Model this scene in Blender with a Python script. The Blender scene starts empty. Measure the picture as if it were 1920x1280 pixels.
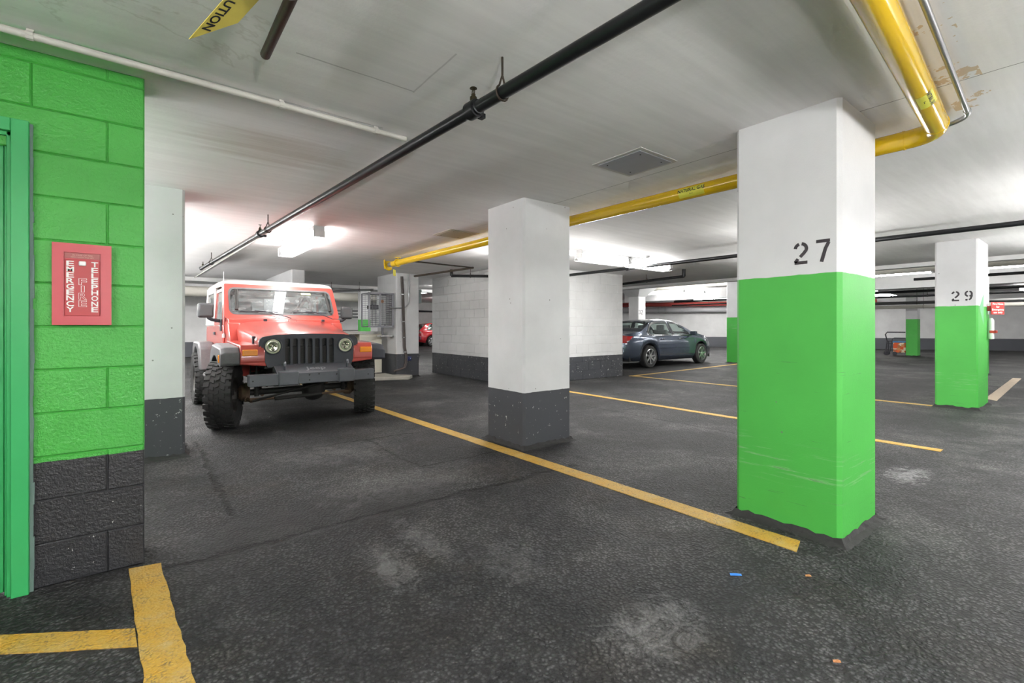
import bpy, bmesh, math, random
from mathutils import Vector, Matrix
random.seed(7)
S = bpy.context.scene
C = S.collection
PI = math.pi
EYE = 1.22; CEIL = 2.5; YAW = math.radians(37.85)

# ---------------------------------------------------------------- camera
cd = bpy.data.cameras.new('camera'); cam = bpy.data.objects.new('camera', cd); C.objects.link(cam)
cam.location = (0, 0, EYE)
cam.rotation_euler = (PI/2, 0, -YAW)
cd.sensor_width = 36; cd.sensor_fit = 'HORIZONTAL'; cd.lens = 880/1920*36
cd.shift_y = -28/1920; cd.clip_start = .05; cd.clip_end = 200
S.camera = cam
# ---------------------------------------------------------------- world / exposure
w = bpy.data.worlds.new('world'); S.world = w; w.use_nodes = True
w.node_tree.nodes['Background'].inputs[0].default_value = (.9, .95, 1, 1)
w.node_tree.nodes['Background'].inputs[1].default_value = .3
S.view_settings.view_transform = 'Standard'; S.view_settings.look = 'None'
S.view_settings.gamma = 1; S.view_settings.use_curve_mapping = False
S.view_settings.exposure = 0.0
TUBE = 56.0        # radiance of the fluorescent lenses
FILL = 200.0       # radiance of the added, unseen globe fill lights

# ---------------------------------------------------------------- node helper
class NT:
    def __init__(s, name):
        s.m = bpy.data.materials.new(name); s.m.use_nodes = True
        s.t = s.m.node_tree; s.n = s.t.nodes; s.b = s.n['Principled BSDF']
        s._pos = None
    def set(s, k, v):
        i = s.b.inputs[k]
        if hasattr(v, 'is_linked') or isinstance(v, bpy.types.NodeSocket): s.t.links.new(v, i)
        else: i.default_value = v
    def inp(s, node, i, v):
        if isinstance(v, bpy.types.NodeSocket): s.t.links.new(v, node.inputs[i])
        else: node.inputs[i].default_value = v
    def math(s, op, a, b=0.0, c=None, clamp=False):
        n = s.n.new('ShaderNodeMath'); n.operation = op; n.use_clamp = clamp
        s.inp(n, 0, a); s.inp(n, 1, b)
        if c is not None: s.inp(n, 2, c)
        return n.outputs[0]
    def pos(s):
        if s._pos is None: s._pos = s.n.new('ShaderNodeNewGeometry').outputs['Position']
        return s._pos
    def xyz(s, v=None):
        n = s.n.new('ShaderNodeSeparateXYZ'); s.t.links.new(v or s.pos(), n.inputs[0]); return n.outputs
    def scale(s, sc):
        n = s.n.new('ShaderNodeVectorMath'); n.operation = 'MULTIPLY'
        s.t.links.new(s.pos(), n.inputs[0]); n.inputs[1].default_value = sc
        return n.outputs[0]
    def noise(s, scale, detail=3, rough=.6, vec=None, dist=0):
        n = s.n.new('ShaderNodeTexNoise'); s.t.links.new(vec or s.pos(), n.inputs['Vector'])
        n.inputs['Scale'].default_value = scale; n.inputs['Detail'].default_value = detail
        n.inputs['Roughness'].default_value = rough; n.inputs['Distortion'].default_value = dist
        return n.outputs[0]
    def voro(s, scale, feat='F1', vec=None):
        n = s.n.new('ShaderNodeTexVoronoi'); n.feature = feat; s.t.links.new(vec or s.pos(), n.inputs['Vector'])
        n.inputs['Scale'].default_value = scale
        return n.outputs['Distance']
    def ramp(s, v, stops):
        n = s.n.new('ShaderNodeValToRGB'); s.t.links.new(v, n.inputs[0]); e = n.color_ramp.elements
        while len(e) < len(stops): e.new(.5)
        for i, (p, c) in enumerate(stops):
            e[i].position = p; e[i].color = (c[0], c[1], c[2], 1) if not isinstance(c, (int, float)) else (c, c, c, 1)
        return n.outputs[0]
    def mix(s, f, a, b, mode='MIX'):
        n = s.n.new('ShaderNodeMix'); n.data_type = 'RGBA'; n.blend_type = mode
        s.inp(n, 0, f)
        for k, v in ((6, a), (7, b)):
            if isinstance(v, bpy.types.NodeSocket): s.t.links.new(v, n.inputs[k])
            else: n.inputs[k].default_value = (v[0], v[1], v[2], 1)
        return n.outputs[2]
    def mr(s, v, a, b, c=0.0, d=1.0):
        n = s.n.new('ShaderNodeMapRange'); s.inp(n, 0, v)
        for i, x in enumerate((a, b, c, d)): s.inp(n, i+1, x)
        return n.outputs[0]
    def bump(s, h, strength, dist=.01):
        n = s.n.new('ShaderNodeBump'); s.t.links.new(h, n.inputs['Height'])
        n.inputs['Strength'].default_value = strength; n.inputs['Distance'].default_value = dist
        s.t.links.new(n.outputs[0], s.b.inputs['Normal'])

MATS = {}
def mat(name, col, rough=.5, metal=0, coat=0, emit=0, noise=0, nscale=20, alpha=1, trans=0, spec=None, bump=0):
    if name in MATS: return MATS[name]
    t = NT(name)
    c = (col[0], col[1], col[2], 1)
    t.set('Roughness', rough); t.set('Metallic', metal); t.set('Coat Weight', coat)
    if coat: t.set('Coat Roughness', .06)
    nv = t.noise(nscale, 3)
    k = noise or .04
    cc = t.mix(nv, tuple(x*(1-k) for x in col), tuple(min(1, x*(1+k)) for x in col))
    t.set('Base Color', cc)
    if bump: t.bump(nv, bump, .004)
    if emit:
        t.set('Emission Color', c); t.set('Emission Strength', emit)
    if alpha < 1: t.set('Alpha', alpha)
    if trans: t.set('Transmission Weight', trans); t.set('IOR', 1.1)
    if spec is not None: t.set('Specular IOR Level', spec)
    MATS[name] = t.m
    return t.m

# ---------------------------------------------------------------- mesh helper
class MB:
    def __init__(s): s.v = []; s.f = []
    def add(s, vs, fs):
        o = len(s.v); s.v += [tuple(v) for v in vs]; s.f += [tuple(i+o for i in f) for f in fs]; return s
    def box(s, a, b):
        x0, y0, z0 = [min(a[i], b[i]) for i in range(3)]; x1, y1, z1 = [max(a[i], b[i]) for i in range(3)]
        return s.add([(x0,y0,z0),(x1,y0,z0),(x1,y1,z0),(x0,y1,z0),(x0,y0,z1),(x1,y0,z1),(x1,y1,z1),(x0,y1,z1)],
                     [(3,2,1,0),(4,5,6,7),(0,1,5,4),(1,2,6,5),(2,3,7,6),(3,0,4,7)])
    def obox(s, c, ax, ay, az):          # oriented box: centre, half-axis vectors
        c, ax, ay, az = map(Vector, (c, ax, ay, az)); vs = []
        for sz in (-1, 1):
            for sx, sy in ((-1,-1),(1,-1),(1,1),(-1,1)): vs.append(c+ax*sx+ay*sy+az*sz)
        return s.add(vs, [(3,2,1,0),(4,5,6,7),(0,1,5,4),(1,2,6,5),(2,3,7,6),(3,0,4,7)])
    def tube(s, pts, r, seg=12, cap=True):
        pts = [Vector(p) for p in pts]; n = len(pts); rings = []; up = None
        rs = r if isinstance(r, (list, tuple)) else [r]*n
        for i, p in enumerate(pts):
            d = (pts[min(i+1, n-1)]-pts[max(i-1, 0)]).normalized()
            if up is None:
                up = Vector((0, 0, 1)) if abs(d.z) < .9 else Vector((1, 0, 0))
            a = (up - d*up.dot(d)).normalized(); b = d.cross(a); up = a
            rings.append([p + (a*math.cos(2*PI*k/seg)+b*math.sin(2*PI*k/seg))*rs[i] for k in range(seg)])
        vs = [v for q in rings for v in q]; fs = []
        for i in range(n-1):
            for k in range(seg):
                k2 = (k+1) % seg
                fs.append((i*seg+k, i*seg+k2, (i+1)*seg+k2, (i+1)*seg+k))
        if cap:
            fs.append(tuple(reversed(range(seg)))); fs.append(tuple(range((n-1)*seg, n*seg)))
        return s.add(vs, fs)
    def lathe(s, prof, origin, axis=(0,0,1), seg=24):   # prof: (radius, height along axis)
        ax = Vector(axis).normalized(); up = Vector((0,0,1)) if abs(ax.z) < .9 else Vector((1,0,0))
        a = (up-ax*up.dot(ax)).normalized(); b = ax.cross(a); o = Vector(origin); vs = []; fs = []
        for r, h in prof:
            for k in range(seg): vs.append(o+ax*h+(a*math.cos(2*PI*k/seg)+b*math.sin(2*PI*k/seg))*r)
        for i in range(len(prof)-1):
            for k in range(seg):
                k2 = (k+1) % seg; fs.append((i*seg+k, i*seg+k2, (i+1)*seg+k2, (i+1)*seg+k))
        return s.add(vs, fs)
    def prism(s, poly, to3, t0, t1):     # poly 2-D, to3(u,v,t)
        n = len(poly)
        vs = [to3(u, v, t0) for u, v in poly]+[to3(u, v, t1) for u, v in poly]
        fs = [tuple(reversed(range(n))), tuple(range(n, 2*n))]
        for i in range(n): j = (i+1) % n; fs.append((i, j, n+j, n+i))
        return s.add(vs, fs)
    def mesh(s, name):
        assert all(i < len(s.v) for f in s.f for i in f), name
        me = bpy.data.meshes.new(name); me.from_pydata(s.v, [], s.f); me.update()
        bm = bmesh.new(); bm.from_mesh(me)
        bmesh.ops.recalc_face_normals(bm, faces=bm.faces)
        bm.to_mesh(me); bm.free()
        return me
    def build(s, name, m, parent=None, bevel=0, smooth=False, seg=2, loc=None, ang=35):
        me = s.mesh(name)
        return finish(name, me, m, parent, bevel, smooth, seg, loc, ang)

def finish(name, me, m, parent=None, bevel=0, smooth=False, seg=2, loc=None, ang=35):
    o = bpy.data.objects.new(name, me); C.objects.link(o)
    if m: me.materials.append(m)
    if parent: o.parent = parent
    if loc: o.location = loc
    if bevel:
        bv = o.modifiers.new('bevel', 'BEVEL'); bv.width = bevel; bv.segments = seg; bv.limit_method = 'ANGLE'
        bv.angle_limit = math.radians(ang); bv.harden_normals = False
    if smooth or bevel:
        for p in me.polygons: p.use_smooth = True
        try: me.set_sharp_from_angle(angle=math.radians(38))
        except Exception: pass
    return o
def tag(o, label, cat, group=None):
    o['label'] = label; o['category'] = cat
    if group: o['group'] = group
    return o
def struct(o): o['kind'] = 'structure'; return o
def empty(name, loc, label=None, cat=None, group=None, rz=0):
    o = bpy.data.objects.new(name, None); C.objects.link(o); o.location = loc; o.rotation_euler = (0, 0, rz)
    o.empty_display_size = .2
    if label: tag(o, label, cat, group)
    return o
def copy_tree(o, parent=None):
    c = o.copy(); C.objects.link(c)
    if parent: c.parent = parent
    for ch in list(o.children): copy_tree(ch, c)
    return c

def text2d(txt, size=1.0, bold=0.0, spacing=1.0, outline=0.0):
    cu = bpy.data.curves.new('t', 'FONT'); cu.body = txt; cu.size = size; cu.align_x = 'CENTER'; cu.align_y = 'CENTER'
    cu.offset = bold; cu.space_character = spacing; cu.resolution_u = 3
    if outline: cu.fill_mode = 'NONE'; cu.bevel_depth = outline; cu.bevel_resolution = 0
    ob = bpy.data.objects.new('t', cu); C.objects.link(ob)
    dg = bpy.context.evaluated_depsgraph_get(); dg.update()
    me = bpy.data.meshes.new_from_object(ob.evaluated_get(dg))
    vs = [tuple(v.co) for v in me.vertices]; fs = [tuple(p.vertices) for p in me.polygons]
    bpy.data.objects.remove(ob); bpy.data.curves.remove(cu); bpy.data.meshes.remove(me)
    return vs, fs
def text_to(mb, txt, size, f3, bold=0, spacing=1, outline=0, sx=1.0):
    vs, fs = text2d(txt, size, bold, spacing, outline)
    return mb.add([f3(v[0]*sx, v[1], v[2]) for v in vs], fs)
def holes(name, loops, thick, to3):   # filled outline with holes -> extruded mesh; loops of 2-D points
    cu = bpy.data.curves.new(name, 'CURVE'); cu.dimensions = '2D'; cu.fill_mode = 'BOTH'; cu.extrude = thick/2
    for lp in loops:
        sp = cu.splines.new('POLY'); sp.points.add(len(lp)-1); sp.use_cyclic_u = True
        for i, (x, y) in enumerate(lp): sp.points[i].co = (x, y, 0, 1)
    ob = bpy.data.objects.new(name, cu); C.objects.link(ob)
    dg = bpy.context.evaluated_depsgraph_get(); dg.update()
    me = bpy.data.meshes.new_from_object(ob.evaluated_get(dg))
    mb = MB(); mb.add([to3(*v.co) for v in me.vertices], [tuple(p.vertices) for p in me.polygons])
    bpy.data.objects.remove(ob); bpy.data.curves.remove(cu); bpy.data.meshes.remove(me)
    bm = bmesh.new(); me2 = bpy.data.meshes.new(name); me2.from_pydata(mb.v, [], mb.f); bm.from_mesh(me2)
    bmesh.ops.remove_doubles(bm, verts=bm.verts, dist=1e-5); bmesh.ops.recalc_face_normals(bm, faces=bm.faces)
    bm.to_mesh(me2); bm.free()
    return me2
def circ(cx, cy, r, n=28, a0=0): return [(cx+r*math.cos(a0+2*PI*k/n), cy+r*math.sin(a0+2*PI*k/n)) for k in range(n)]
def rrect(x0, y0, x1, y1, r, n=5):
    out = []
    for cx, cy, a in ((x1-r, y1-r, 0), (x0+r, y1-r, PI/2), (x0+r, y0+r, PI), (x1-r, y0+r, 1.5*PI)):
        for k in range(n+1): out.append((cx+r*math.cos(a+PI/2*k/n), cy+r*math.sin(a+PI/2*k/n)))
    return out

# ---------------------------------------------------------------- surface materials
def painted(name, bands, pits=.35, rough=.55, wob=.004, bumpy=.15, bscale=120, chips=0.0, scuff=0, chipcol=(.7,.7,.68)):
    """bands: [(z_top, colour), ...] bottom to top, last z ignored"""
    if name in MATS: return MATS[name]
    t = NT(name); z = t.xyz()[2]
    nz = t.noise(9, 2); zz = t.math('ADD', z, t.math('MULTIPLY', t.math('SUBTRACT', nz, .5), wob*3))
    col = t.mix(0.0, bands[0][1], bands[0][1])
    for i in range(1, len(bands)):
        f = t.mr(zz, bands[i-1][0]-.0015, bands[i-1][0]+.0015)
        col = t.mix(f, col, bands[i][1])
    big = t.ramp(t.noise(1.7, 4), [(.3, .90), (.7, 1.04)])
    col = t.mix(1.0, col, big, 'MULTIPLY')
    v = t.voro(11); n2 = t.noise(16, 1)
    pit = t.math('MULTIPLY', t.math('LESS_THAN', v, .075), t.math('GREATER_THAN', n2, 1-pits-.08))
    col = t.mix(t.math('MULTIPLY', pit, .75), col, (.14, .14, .13))
    if scuff:
        sc = t.noise(1.0, 5, .7, vec=t.scale((2.5, 2.5, 55))); zz2 = t.math('ADD', z, t.math('MULTIPLY', t.xyz()[1], -.12))
        msk = t.math('MULTIPLY', t.mr(sc, .56, .64), t.math('MULTIPLY', t.mr(zz2, .08, .20), t.mr(zz2, .40, .30)))
        col = t.mix(t.math('MULTIPLY', msk, .55), col, (.27, .42, .25))
        m3 = t.math('MULTIPLY', t.math('GREATER_THAN', sc, .655), t.math('LESS_THAN', zz2, .9)); col = t.mix(t.math('MULTIPLY', m3, .5), col, (.05, .12, .05))
    if chips:
        n3 = t.noise(23, 5, .7); ch = t.math('MULTIPLY', t.math('GREATER_THAN', n3, .70-chips*.08), t.math('LESS_THAN', z, bands[0][0]-.02))
        col = t.mix(t.math('MULTIPLY', ch, .7), col, chipcol)
    t.set('Base Color', col); t.set('Roughness', rough)
    t.bump(t.math('ADD', t.noise(bscale, 3), t.math('MULTIPLY', t.noise(6, 2), .8)), bumpy, .006)
    MATS[name] = t.m; return t.m
WHITE = (.64, .645, .655); DARK = (.042, .045, .053); GREEN = (.062, .40, .058)
M_white_dark = painted('paint_white_over_charcoal', [(.56, DARK), (9, WHITE)], chips=.5)
M_white_green = painted('paint_white_over_green', [(1.525, GREEN), (9, WHITE)], pits=.3, scuff=1)
M_block_white = painted('block_white_over_charcoal', [(.53, DARK), (9, (.70, .70, .70))], pits=.1, bumpy=.4, bscale=70, chips=.7)
M_block_green = painted('block_green_over_charcoal', [(.585, (.019, .020, .023)), (9, (.050, .36, .045))], pits=.12, rough=.42, bumpy=.8, bscale=75, wob=.006, chips=.3)
M_far_wall = painted('far_wall_white_over_charcoal', [(.60, (.10, .105, .12)), (9, (.80, .80, .80))], pits=0)
M_white = painted('beam_white_paint', [(9, (.74, .74, .74))], pits=.15)

def asphalt():
    t = NT('worn_asphalt'); X, Y, Z = t.xyz()
    n1 = t.noise(.9, 5, .65, dist=.6); n2 = t.noise(3.2, 5, .7, dist=.8); fine = t.noise(150, 2, .7); v = t.voro(62)
    col = t.ramp(n1, [(.36, (.028, .029, .031)), (.50, (.052, .052, .056)), (.64, (.135, .134, .134))])
    col = t.mix(t.ramp(n2, [(.45, 0), (.70, .6)]), col, (.135, .134, .134))
    # brownish dirt by the walls on the left
    br = t.math('MULTIPLY', t.ramp(t.noise(1.4, 3), [(.52, 0), (.68, .5)]), t.math('LESS_THAN', X, 2.6))
    col = t.mix(br, col, (.060, .050, .040))
    sp = t.ramp(v, [(.0, 1.35), (.28, .95), (.52, .25)]); col = t.mix(.9, col, t.mix(1, col, sp, 'MULTIPLY'))
    # pale aggregate flecks
    fl = t.math('MULTIPLY', t.math('LESS_THAN', t.voro(34), .07), t.math('GREATER_THAN', t.noise(5, 2), .5))
    col = t.mix(t.math('MULTIPLY', fl, .6), col, (.30, .29, .27))
    nd = t.math('MULTIPLY', t.math('SUBTRACT', t.noise(4, 5, .7), .5), .22)
    nw = t.noise(11, 3)
    def line(a, b, val, lo, hi, wdt):
        d = t.math('ABSOLUTE', t.math('SUBTRACT', t.math('ADD', a, nd), val))
        m = t.mr(d, t.math('MULTIPLY', nw, wdt*.6), t.math('MULTIPLY', nw, wdt*2.2), 1, 0)
        return t.math('MULTIPLY', m, t.math('MULTIPLY', t.math('GREATER_THAN', b, lo), t.math('LESS_THAN', b, hi)))
    crs = [line(Y, X, 2.93, .05, 3.0, .036), line(Y, X, 3.70, 1.85, 2.75, .016), line(X, Y, 1.87, 3.75, 5.0, .016),
           line(Y, X, 4.95, .9, 2.4, .016), line(X, Y, .42, 3.5, 6, .026), line(X, Y, 5.3, 2, 8, .010), line(Y, X, 4.4, 3.6, 6, .008)]
    cm = crs[0]
    for q in crs[1:]: cm = t.math('MAXIMUM', cm, q)
    col = t.mix(t.math('MULTIPLY', cm, .85), col, (.010, .010, .010))
    # dark oily mottling
    dk = t.ramp(t.noise(1.9, 5, .7, dist=1.2), [(.50, 0), (.66, .55)]); col = t.mix(dk, col, (.016, .016, .017))
    # rough dark patch along the long crack, white salty scuffs
    def blob(cx, cy, rx, ry):
        a = t.math('DIVIDE', t.math('SUBTRACT', X, cx), rx); b = t.math('DIVIDE', t.math('SUBTRACT', Y, cy), ry)
        return t.math('ADD', t.math('MULTIPLY', a, a), t.math('MULTIPLY', b, b))
    pm = t.mr(t.math('ADD', blob(.95, 3.15, 1.0, .38), t.math('MULTIPLY', n2, 1.2)), .9, 1.7, .8, 0)
    col = t.mix(pm, col, (.022, .022, .023))
    for cx, cy, rx, ry, k in ((4.95, 1.05, .40, .20, .60), (.98, 2.30, .16, .40, .26), (1.62, 1.15, .35, .22, .28), (1.50, 1.95, .22, .30, .14), (1.6, 3.4, .9, .4, .14), (1.45, 4.6, .9, .5, .12), (1.25, 2.45, .12, .5, .2)):
        m = t.mr(t.math('ADD', blob(cx, cy, rx, ry), t.math('MULTIPLY', t.noise(9, 6, .85, dist=1.5), 5.0)), 2.1, 3.1, k, 0)
        col = t.mix(m, col, (.38, .38, .385))
    t.set('Base Color', col); t.set('Roughness', t.ramp(n2, [(.3, .55), (.7, .75)])); t.set('Specular IOR Level', .22)
    h = t.math('ADD', t.math('MULTIPLY', v, -.9), t.math('MULTIPLY', fine, .5))
    h = t.math('ADD', h, t.math('MULTIPLY', cm, -2.5))
    h = t.math('ADD', h, t.math('MULTIPLY', n2, 1.2))
    t.bump(h, .85, .012)
    return t.m
def line_paint():
    t = NT('worn_yellow_line_paint'); n = t.noise(7, 5, .7); v = t.voro(95)
    col = t.ramp(n, [(.30, (.52, .28, .02)), (.55, (.50, .31, .06)), (.75, (.48, .36, .17))])
    wear = t.math('MULTIPLY', t.math('GREATER_THAN', v, .62), t.ramp(t.noise(12, 3), [(.4, 0), (.65, .85)]))
    col = t.mix(wear, col, (.16, .11, .05))
    t.set('Base Color', col); t.set('Roughness', .6); t.bump(t.math('MULTIPLY', v, -1), .5, .008)
    return t.m
def ceiling_mat():
    t = NT('painted_concrete_ceiling'); X, Y, Z = t.xyz()
    n1 = t.noise(.8, 5, .6, vec=t.scale((1, .5, 1))); n2 = t.noise(2.2, 5, .7, dist=1.0)
    col = t.ramp(n1, [(.3, (.78, .775, .765)), (.7, (.86, .855, .855))])
    # board-marked streaks
    st = t.noise(1.0, 4, .6, vec=t.scale((1.2, 14, 1)))
    col = t.mix(.35, col, t.mix(1, col, t.ramp(st, [(.35, .86), (.65, 1.08)]), 'MULTIPLY'))
    # water stain rings near the conduit at the left
    ring = t.math('ABSOLUTE', t.math('SUBTRACT', t.noise(1.3, 6, .6, dist=.4), .53))
    near = t.math('MULTIPLY', t.math('LESS_THAN', X, .45), t.math('LESS_THAN', Y, 2.72))
    col = t.mix(t.math('MULTIPLY', t.mr(ring, 0, .012, .22, 0), near), col, (.27, .23, .17))
    # brown scraped stain over the bay
    a = t.math('DIVIDE', t.math('SUBTRACT', X, .72), .55); b = t.math('DIVIDE', t.math('SUBTRACT', Y, 3.75), .42)
    m = t.mr(t.math('ADD', t.math('ADD', t.math('MULTIPLY', a, a), t.math('MULTIPLY', b, b)), t.math('MULTIPLY', st, 1.8)), .9, 1.9, .45, 0)
    col = t.mix(m, col, (.42, .34, .27))
    # overspray of yellow paint beside the gas pipe
    a = t.math('ABSOLUTE', t.math('SUBTRACT', Y, .50)); q = t.math('MULTIPLY', t.math('LESS_THAN', a, .085), t.math('GREATER_THAN', X, 2.3))
    q = t.math('MULTIPLY', q, t.math('LESS_THAN', X, 3.8))
    q = t.math('MULTIPLY', q, t.math('GREATER_THAN', t.noise(7, 4, .7), .57))
    col = t.mix(t.math('MULTIPLY', q, .6), col, (.50, .30, .05))
    nd = t.math('MULTIPLY', t.math('SUBTRACT', t.noise(1.2, 4), .5), .03)
    def line(a, b, val, lo, hi, wd, k):
        d = t.math('ABSOLUTE', t.math('SUBTRACT', t.math('ADD', a, nd), val))
        mm = t.mr(d, wd*.5, wd, k, 0)
        return t.math('MULTIPLY', mm, t.math('MULTIPLY', t.math('GREATER_THAN', b, lo), t.math('LESS_THAN', b, hi)))
    ls = [line(X, Y, 3.35, -3, 3.6, .0045, .75), line(X, Y, 3.35, 4.2, 14.6, .004, .35), line(Y, X, 2.35, .55, 1.15, .006, .35), line(X, Y, 1.15, 1.9, 2.36, .006, .25), line(Y, X, 2.9, -.3, 1.2, .008, .3)]
    cm = ls[0]
    for q in ls[1:]: cm = t.math('MAXIMUM', cm, q)
    col = t.mix(cm, col, (.06, .055, .05))
    t.set('Base Color', col); t.set('Roughness', .62)
    t.bump(t.math('ADD', t.noise(25, 4), t.math('ADD', t.math('MULTIPLY', st, 1.0), t.math('MULTIPLY', cm, -3))), .18, .01)
    return t.m
M_asph = asphalt(); M_line = line_paint(); M_ceil = ceiling_mat()
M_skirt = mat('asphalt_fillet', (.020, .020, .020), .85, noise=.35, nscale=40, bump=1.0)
M_black_pipe = mat('black_steel_pipe', (.018, .019, .021), .33, .55, noise=.3)
M_dark_steel = mat('dark_rusty_steel', (.045, .035, .026), .5, .6, noise=.4)
M_brown_pipe = mat('brown_pipe', (.045, .022, .016), .45, .3, noise=.5, nscale=60)
M_gas = mat('gas_yellow_enamel', (.66, .43, .008), .22, 0, .5, noise=.06, nscale=6)
M_sticker = mat('yellow_sticker', (.62, .60, .06), .5, noise=.08)
M_ink = mat('black_ink', (.012, .012, .012), .6)
M_galv = mat('galvanised_steel', (.42, .43, .44), .35, .9, noise=.2, nscale=60)
M_cream = mat('cream_painted_pipe', (.62, .60, .54), .5, noise=.06)
M_housing = mat('fixture_white_enamel', (.62, .62, .63), .4)
M_tube = mat('fluorescent_lens', (1, .985, .96), .4, emit=TUBE)
M_redpaint = mat('red_enamel', (.50, .035, .03), .35, coat=.3)
M_stencil = mat('stencil_black', (.035, .030, .035), .7, noise=.4, nscale=90)
# ================================================================ ROOM
struct(MB().box((-9, -9, -.2), (46, 31.5, 0)).build('floor', M_asph))
struct(MB().box((-9, -9, CEIL), (12.2, 14.6, 2.95)).build('ceiling', M_ceil))
struct(MB().box((-9, -9, 2.95), (46, 31.5, 3.15)).build('ceiling', M_ceil))
# slab edge lips
struct(MB().box((12.2, -9, 2.42), (12.42, 14.6, 2.949)).build('trim_1', M_white))
struct(MB().box((-9, 14.6, 2.40), (12.42, 14.9, 2.949)).build('trim_2', M_white))
struct(MB().box((20.0, -9, 2.50), (20.5, 16, 2.949)).build('trim_3', M_white))
struct(MB().box((12.45, 15.8, 2.60), (17.0, 16.2, 2.949)).build('trim_4', M_white))
# outer walls
struct(MB().box((-9, 22.8, 0), (10.2, 23.1, 2.95)).build('wall_back', M_far_wall))
struct(MB().box((10.2, 22.8, 0), (10.5, 30.6, 2.95)).build('wall_recess', M_far_wall))
struct(MB().box((10.5, 30.6, 0), (18.5, 30.9, 2.95)).build('wall_recess_back', M_far_wall))
A = Vector((17.0, 30.6, 0)); B = Vector((43.0, -10.3, 0)); dd = (B-A).normalized(); nn = Vector((dd.y, -dd.x, 0))
struct(MB().obox((A+B)/2+Vector((0, 0, 1.475))-nn*.15, dd*((B-A).length/2), nn*.15, (0, 0, 1.475)).build('wall_far', M_far_wall))
struct(MB().box((-9, -9.2, 0), (44, -9, 2.95)).build('wall_behind', M_far_wall))
struct(MB().box((-9.2, -9, 0), (-9, 23, 2.95)).build('wall_side', M_far_wall))

# ---- block walls: core (structure) with every block a child
def grid_blocks(core, name_m, face, const, u0, u1, ztop, lens, m, proud=.012, h=.2035, flip=1, skip=None, extra=None):
    """face 'y': wall plane y=const facing -y ; 'x': plane x=const facing -x"""
    cache = {}; k = 0; z = 0.0
    while z < ztop-.03:
        hh = min(h, ztop-z)
        joints = [u0]+[j for j in lens(k, u0, u1)]+[u1]
        if extra and z+hh*.6 < extra[2]: joints = sorted([j for j in joints if abs(j-extra[0]) > .03 and abs(j-extra[1]) > .03]+[extra[0], extra[1]])
        for a, b in zip(joints[:-1], joints[1:]):
            if skip and skip((a+b)/2, z+hh/2): continue
            L = round(b-a, 3); key = (L, round(hh, 3))
            g = .0015
            if key not in cache:
                mb = MB()
                e = .0045
                def P(u, zz, d): return (u, -d, zz) if face == 'y' else (-d, u, zz)
                vs = [P(g, g, 0), P(L-g, g, 0), P(L-g, hh-g, 0), P(g, hh-g, 0),
                      P(g, g, proud-e), P(L-g, g, proud-e), P(L-g, hh-g, proud-e), P(g, hh-g, proud-e),
                      P(g+e, g+e, proud), P(L-g-e, g+e, proud), P(L-g-e, hh-g-e, proud), P(g+e, hh-g-e, proud)]
                fs = [(0,1,5,4),(1,2,6,5),(2,3,7,6),(3,0,4,7),(4,5,9,8),(5,6,10,9),(6,7,11,10),(7,4,8,11),(8,9,10,11)]
                mb.add(vs, fs); me = mb.mesh('block'); me.materials.append(m); cache[key] = me
            o = bpy.data.objects.new('block', cache[key]); C.objects.link(o); o.parent = core
            j = random.uniform(-.0015, .0015)
            o.location = (a, const+j, z) if face == 'y' else (const+j, a, z)
        z += h; k += 1
def corner_lens(half, full):
    def f(k, u0, u1):
        out = []; u = u1-(full if k % 2 else half)
        while u > u0+.03: out.append(u); u -= full
        return sorted(out)
    return f
# green wall with the door, left of the frame
DX0, DX1 = -1.45, -.426     # door frame outer edges
core = MB()
core.box((-9, 3.085, 0), (DX0, 3.32, CEIL)); core.box((DX1, 3.085, 0), (-.012, 3.32, CEIL)); core.box((DX0, 3.085, 2.15), (DX1, 3.32, CEIL))
wl = struct(core.build('wall_left', M_block_green))
grid_blocks(wl, 'block', 'y', 3.085, -3.2, -.012, CEIL, corner_lens(.145, .412), M_block_green, proud=.007, extra=(DX0, DX1, 2.15),
            skip=lambda u, z: DX0+.02 < u < DX1-.02 and z < 2.14)
# trim ragged caulk strip beside the frame
cb = MB(); pts = []
zz = 0.0
while zz < 2.14:
    x = DX1+.003+random.uniform(-.002, .004); cb.box((x-.006, 3.062, zz), (x+.008, 3.072, zz+.05)); zz += .05
door = struct(empty('door_1', (0, 0, 0)))
M_door = mat('door_green_enamel', (.035, .33, .10), .38, noise=.04)
M_frame = mat('door_frame_green_enamel', (.04, .36, .11), .35, noise=.04)
cb.build('caulk_strip', mat('grey_caulk', (.16, .24, .22), .8), door)
fr = MB()
fr.box((DX1-.058, 3.035, 0), (DX1, 3.16, 2.155)); fr.box((DX1-.075, 3.06, 0), (DX1-.058, 3.2, 2.10)); fr.box((DX1-.085, 3.085, 0), (DX1-.07, 3.2, 2.09))
fr.box((DX0, 3.035, 0), (DX0+.058, 3.16, 2.155)); fr.box((DX0+.058, 3.035, 2.097), (DX1-.058, 3.16, 2.155)); fr.box((DX0+.05, 3.06, 2.08), (DX1-.05, 3.2, 2.10))
fr.build('door_frame', M_frame, door, bevel=.003)
lf = MB().box((DX0+.062, 3.095, .015), (DX1-.088, 3.14, 2.075)).build('door_leaf', M_door, door, bevel=.003)
hd = MB(); hd.lathe([(0, .06), (.028, .055), (.032, .03), (.014, .02), (.014, 0), (.03, 0), (.03, -.002)], (DX0+.15, 3.095, 1.0), (0, -1, 0))
hd.build('door_handle', M_galv, lf, smooth=True)

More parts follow.
